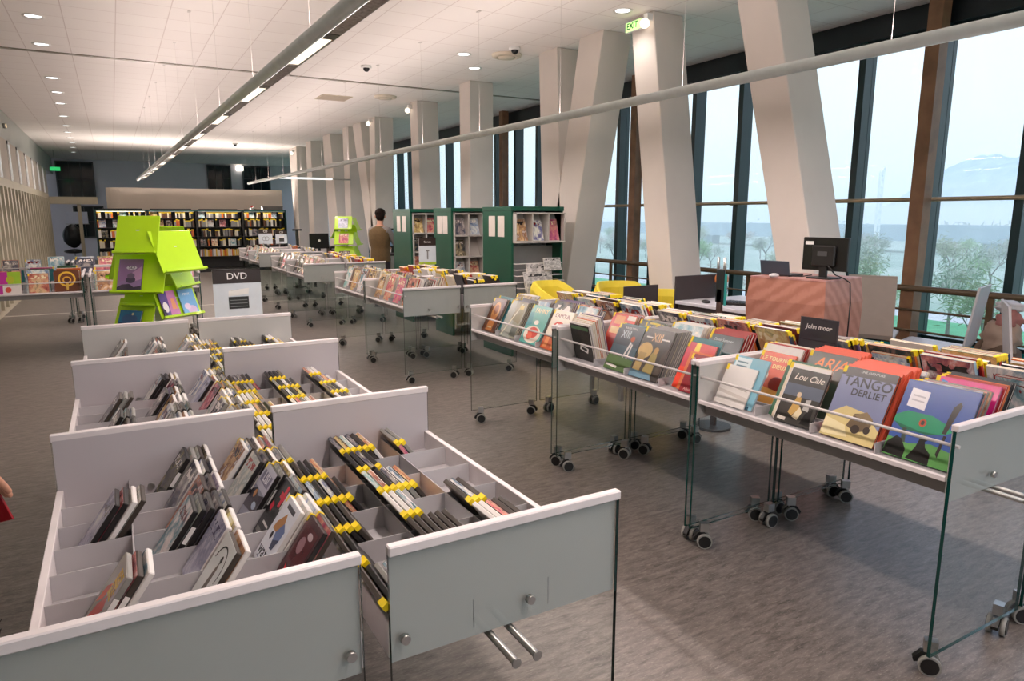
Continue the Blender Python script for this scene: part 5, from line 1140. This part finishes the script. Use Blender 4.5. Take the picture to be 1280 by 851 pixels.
# dim furniture under the beige cross beam
t = thing('office_chair', 'dark rounded office chair under the beige cross beam', 'chair', (-1.2, 27.6, 0)); blob((0, 0, 1.0), .3, (1, .35, 1.3), 6, .04).build('back', BLACK, t); blob((0, -.2, .5), .3, (1, 1, .25), 7, .03).build('seat', BLACK, t); MB().cyl((0, 0, .05), (0, 0, .5), .03, 10).build('pedestal', STEEL, t); MB().cyl((0, 0, 0), (0, 0, .05), .28, 10).build('foot', BLACK, t)
t = thing('notice_board', 'pale notice board on the wall under the beige cross beam', 'board', (-1.15, 30.95, 1.6)); MB().box((-.35, -.03, -.22), (.35, 0, .22)).build('board', plain('board_pale', 'd8d6e0'), t); MB().box((-.37, -.025, -.24), (.37, -.001, -.22)).build('frame', STEEL, t)
# ------------------------------------------------------------------ people
SKIN = mat('skin', 'c08a70', .5, scale=20, var=.06); HAIR = mat('dark_hair', '1a110d', .8, scale=40, var=.3, spec=.15)
def skin_obj(name, verts, edges, m, parent, root=0, sub=2, loc=(0,0,0), rot=(0,0,0)):
    """one continuous surface grown over a skeleton: verts = (x, y, z, rx, ry)"""
    me = bpy.data.meshes.new(name); me.from_pydata([v[:3] for v in verts], edges, []); me.materials.append(m)
    o = inst(name, me, parent, loc, rot)
    me.skin_vertices or o.modifiers.new('grow', 'SKIN')
    if not o.modifiers: o.modifiers.new('grow', 'SKIN')
    sv = me.skin_vertices[0].data
    for i, v in enumerate(verts): sv[i].radius = (v[3], v[4] if len(v) > 4 else v[3]); sv[i].use_root = (i == root)
    o.modifiers['grow'].use_smooth_shade = True
    s = o.modifiers.new('smooth', 'SUBSURF'); s.levels = s.render_levels = sub
    return o
def chain(vs, es, start, pts):
    p = start
    for q in pts: vs.append(q); es.append((p, len(vs)-1)); p = len(vs)-1
    return p
def hand(vs, es, wrist, side, d, dn, palm, curl=.5):
    """palm and five fingers beyond the wrist; d = forward, dn = finger curl direction, palm = across"""
    w = Vector(vs[wrist][:3]); d = Vector(d).normalized(); dn = Vector(dn).normalized(); ac = Vector(palm).normalized()
    k = chain(vs, es, wrist, [(*(w+d*.045), .03, .016), (*(w+d*.085), .036, .014)])
    pc = Vector(vs[k][:3])
    for off, ln in ((-.028, .068), (-.009, .078), (.010, .074), (.028, .058)):
        b = pc+ac*off+d*.012
        chain(vs, es, k, [(*b, .0095), (*(b+d*ln*.45+dn*ln*.2*curl), .0085), (*(b+d*ln*.75+dn*ln*.6*curl), .0078), (*(b+d*ln*.85+dn*ln*.95*curl), .006)])
    th = w+d*.03-ac*.03
    chain(vs, es, wrist+1, [(*th, .012), (*(th+d*.035-ac*.02+dn*.01), .0105), (*(th+d*.065-ac*.018+dn*.025), .008)])
def human(name, label, loc, rz, arms, top, trouser, sleeve=None, head=(0, 0), hair=True):
    """faces local +y; arms = ((elbow, wrist, hand dir, curl dir, across) right, left)"""
    t = thing('person', label, 'person', loc, rz)
    vs = [(0, 0, .94, .15, .11)]; es = []
    chest = chain(vs, es, 0, [(0, -.01, 1.08, .135, .1), (0, -.015, 1.24, .16, .115), (0, -.01, 1.38, .15, .1)])
    neck = chain(vs, es, chest, [(0, .0, 1.48, .06, .06), (0, .015, 1.55, .055, .055)])
    yaw, pit = head
    hd = Vector((math.sin(yaw), math.cos(yaw), 0))
    hc = Vector((0, .02, 1.63))+hd*.02*pit
    n2 = chain(vs, es, neck, [(*(hc+Vector((0, 0, -.02))), .075, .085), (*(hc+Vector((0, 0, .05))), .08, .092), (*(hc+Vector((0, 0, .1))), .055, .065)])
    feet = []
    for s in (-1, 1):
        k = chain(vs, es, 0, [(s*.09, 0, .86, .095, .1), (s*.1, .01, .5, .062, .066), (s*.1, -.01, .28, .055, .058), (s*.1, -.02, .09, .04, .042), (s*.105, .08, .045, .04, .032), (s*.11, .15, .03, .034, .024)])
    A = []
    for s, (el, wr, hdv, dn, ac) in zip((1, -1), arms):
        a0 = len(vs)
        k = chain(vs, es, chest, [(s*.175, -.01, 1.4, .062, .06), (*((Vector((s*.19, -.01, 1.39))*.5+Vector(el)*.5)), .048, .048), (*el, .042, .042), (*((Vector(el)+Vector(wr))/2), .038, .038), (*wr, .026, .022)])
        A.append(list(range(a0, len(vs)))); hand(vs, es, k, s, hdv, dn, ac)
    skin_obj('body', vs, es, SKIN, t)
    g = .016
    def sub(idx, grow, nm, m, links):
        V = [(*vs[i][:3], vs[i][3]+grow, (vs[i][4] if len(vs[i]) > 4 else vs[i][3])+grow) for i in idx]; mp = {v: i for i, v in enumerate(idx)}
        skin_obj(nm, V, [(mp[a], mp[b]) for a, b in links], m, t)
    sh = sleeve or top
    V = [(*vs[2][:3], .165, .12), (*vs[3][:3], .162, .112), (0, .0, 1.455, .07, .07)]; E = [(0, 1), (1, 2)]
    for a in A:
        p = 1
        for i in a: V.append((*vs[i][:3], vs[i][3]+.014, vs[i][4]+.014)); E.append((p, len(V)-1)); p = len(V)-1
    skin_obj('shirt', V, E, sh, t)
    b = MB(); rings = [(.83, .178, .14), (.86, .192, .152), (.95, .192, .152), (1.08, .182, .146), (1.24, .206, .162), (1.34, .22, .155), (1.4, .215, .135), (1.435, .16, .11), (1.46, .1, .092), (1.475, .085, .085)]
    for (z0, a0, b0), (z1, a1, b1) in zip(rings, rings[1:]):
        for i in range(24):
            p, q = 2*PI*i/24, 2*PI*(i+1)/24
            b.quad([(a0*math.cos(p), b0*math.sin(p)-.01, z0), (a0*math.cos(q), b0*math.sin(q)-.01, z0), (a1*math.cos(q), b1*math.sin(q)-.01, z1), (a1*math.cos(p), b1*math.sin(p)-.01, z1)], 0, True)
    b.build('pullover', top, t)
    V = [(0, 0, 1.0, .156, .12), (0, 0, .9, .166, .125)]; E = [(0, 1)]
    for s in (-1, 1):
        p = 1
        for q in ((s*.09, 0, .84, .105, .11), (s*.1, .01, .5, .078, .082), (s*.1, -.01, .28, .07, .073), (s*.1, -.015, .07, .062, .066)): V.append(q); E.append((p, len(V)-1)); p = len(V)-1
    skin_obj('trousers', V, E, trouser, t)
    for s in (-1, 1):
        b = MB(); b.ball((s*.105, .05, .042), .05, 0, 14, (.95, 2.5, .8)); b.box((s*.105-.045, -.07, 0), (s*.105+.045, .17, .014)); b.build('shoe', DARK, t)
    if hair:
        c = hc+Vector((0, 0, .05)); b = MB()
        b.ball(c-hd*.012+Vector((0, 0, .03)), .098, 0, 18, (.98, 1.04, .92)); b.ball(c-hd*.04+Vector((0, 0, -.03)), .085, 0, 16, (.98, .9, 1.05)); b.ball(c+hd*.06+Vector((0, 0, .07)), .05, 0, 12, (1.3, 1, .7))
        b.build('hair', HAIR, t)
    side = Vector((hd.y, -hd.x, 0)); fc = hc+hd*.088
    b = MB()
    M = lambda p: p
    b.ball(fc+Vector((0, 0, .005))+hd*.012, .016, 0, sc=(.8, .9, 1.3)); 
    for s in (-1, 1): b.ball(hc+side*s*.085+Vector((0, 0, .02)), .026, 0, sc=(.5, .8, 1.1))
    b.build('nose_and_ears', SKIN, t)
    b = MB(); [b.ball(fc+side*s*.032+Vector((0, 0, .035))-hd*.008, .011, 0) for s in (-1, 1)]; b.build('eyes', plain('eye_dark', '2a211c'), t)
    b = MB(); b.ball(fc+Vector((0, 0, -.04))-hd*.004, .018, 0, sc=(1, .8, .3)); b.build('mouth', plain('lips', '8a4a42'), t)
    return t
BROWN = mat('brown_wool', '5e4a2c', .9, scale=40, var=.12); GREYS = mat('grey_shirt', '77726e', .85, scale=30, var=.08); TROUS = mat('dark_trousers', '231c1a', .85, var=.1)
human('person', 'person in a brown sleeveless pullover standing at the computer kiosk', (4.22, 12.2, 0), R(-52),
      (((.26, .12, 1.12), (.22, .36, 1.06), (-.1, 1, .1), (0, .2, -1), (1, 0, 0)), ((-.25, .1, 1.12), (-.12, .34, 1.06), (.1, 1, .1), (0, .2, -1), (-1, 0, 0))), BROWN, TROUS, GREYS, head=(-.5, 1))
REDS = mat('red_coat', '6f1414', .8, scale=20, var=.1)
human('person', 'person at the picture edge of whom only a lowered hand shows', (-.755, 1.64, 0), R(-38),
      (((.27, .1, 1.18), (.215, .40, 1.165), (.0, .6, -.8), (.2, .4, -1), (.6, -.2, 0)), ((-.25, .0, 1.1), (-.24, .12, .86), (0, .2, -1), (.2, .4, -.6), (0, 1, 0))), REDS, TROUS, REDS, head=(0, 1))
# booklet in the hand and bag on the floor at the picture edge
t = thing('booklet', 'dark red booklet held in the hand at the picture edge', 'booklet', (-.318, 1.97, 1.045), R(-30))
MB().cbox((-.05, -.045, -.11), (.05, -.039, .0), .001).build('cover', plain('booklet_red', '8f0f1c'), t, rot=(R(8), R(-14), 0))
MB().box((-.047, -.0385, -.107), (.047, -.037, -.003)).build('pages', PAGES[0], t, rot=(R(8), R(-14), 0))
t = thing('shaggy_bag', 'black shaggy bag on the floor beside the front DVD browser', 'bag', (-.40, 2.05, 0))
blob((0, 0, .3), .13, (1, .8, 2.3), 9, .06).build('body', mat('black_wool', '0f0e0e', 1, bump=.6, scale=60), t)
mb = MB(); rnd = random.Random(4)
for i in range(120):
    a, b = rnd.uniform(0, 2*PI), rnd.uniform(.1, 1.4); p = Vector((math.cos(a)*math.cos(b)*.15, math.sin(a)*math.cos(b)*.12, .3+math.sin(b)*.29)); q = p+Vector((rnd.uniform(-1, 1)*.03, rnd.uniform(-1, 1)*.03, rnd.uniform(.0, .05))); mb.cyl(p, q, .003, 4, r1=.001)
o = mb.build('fringe', mat('black_wool', '0f0e0e'), t); o['kind'] = 'stuff'
# daylight portal: guides sampling of the sky through the window wall
ld = bpy.data.lights.new('window_portal', 'AREA'); ld.shape = 'RECTANGLE'; ld.size = 3.2; ld.size_y = 33; ld.cycles.is_portal = True
lo = bpy.data.objects.new('window_portal', ld); COL.objects.link(lo); lo.location = (XR+.25, 13.5, 1.9); lo.rotation_euler = (0, R(90), 0)
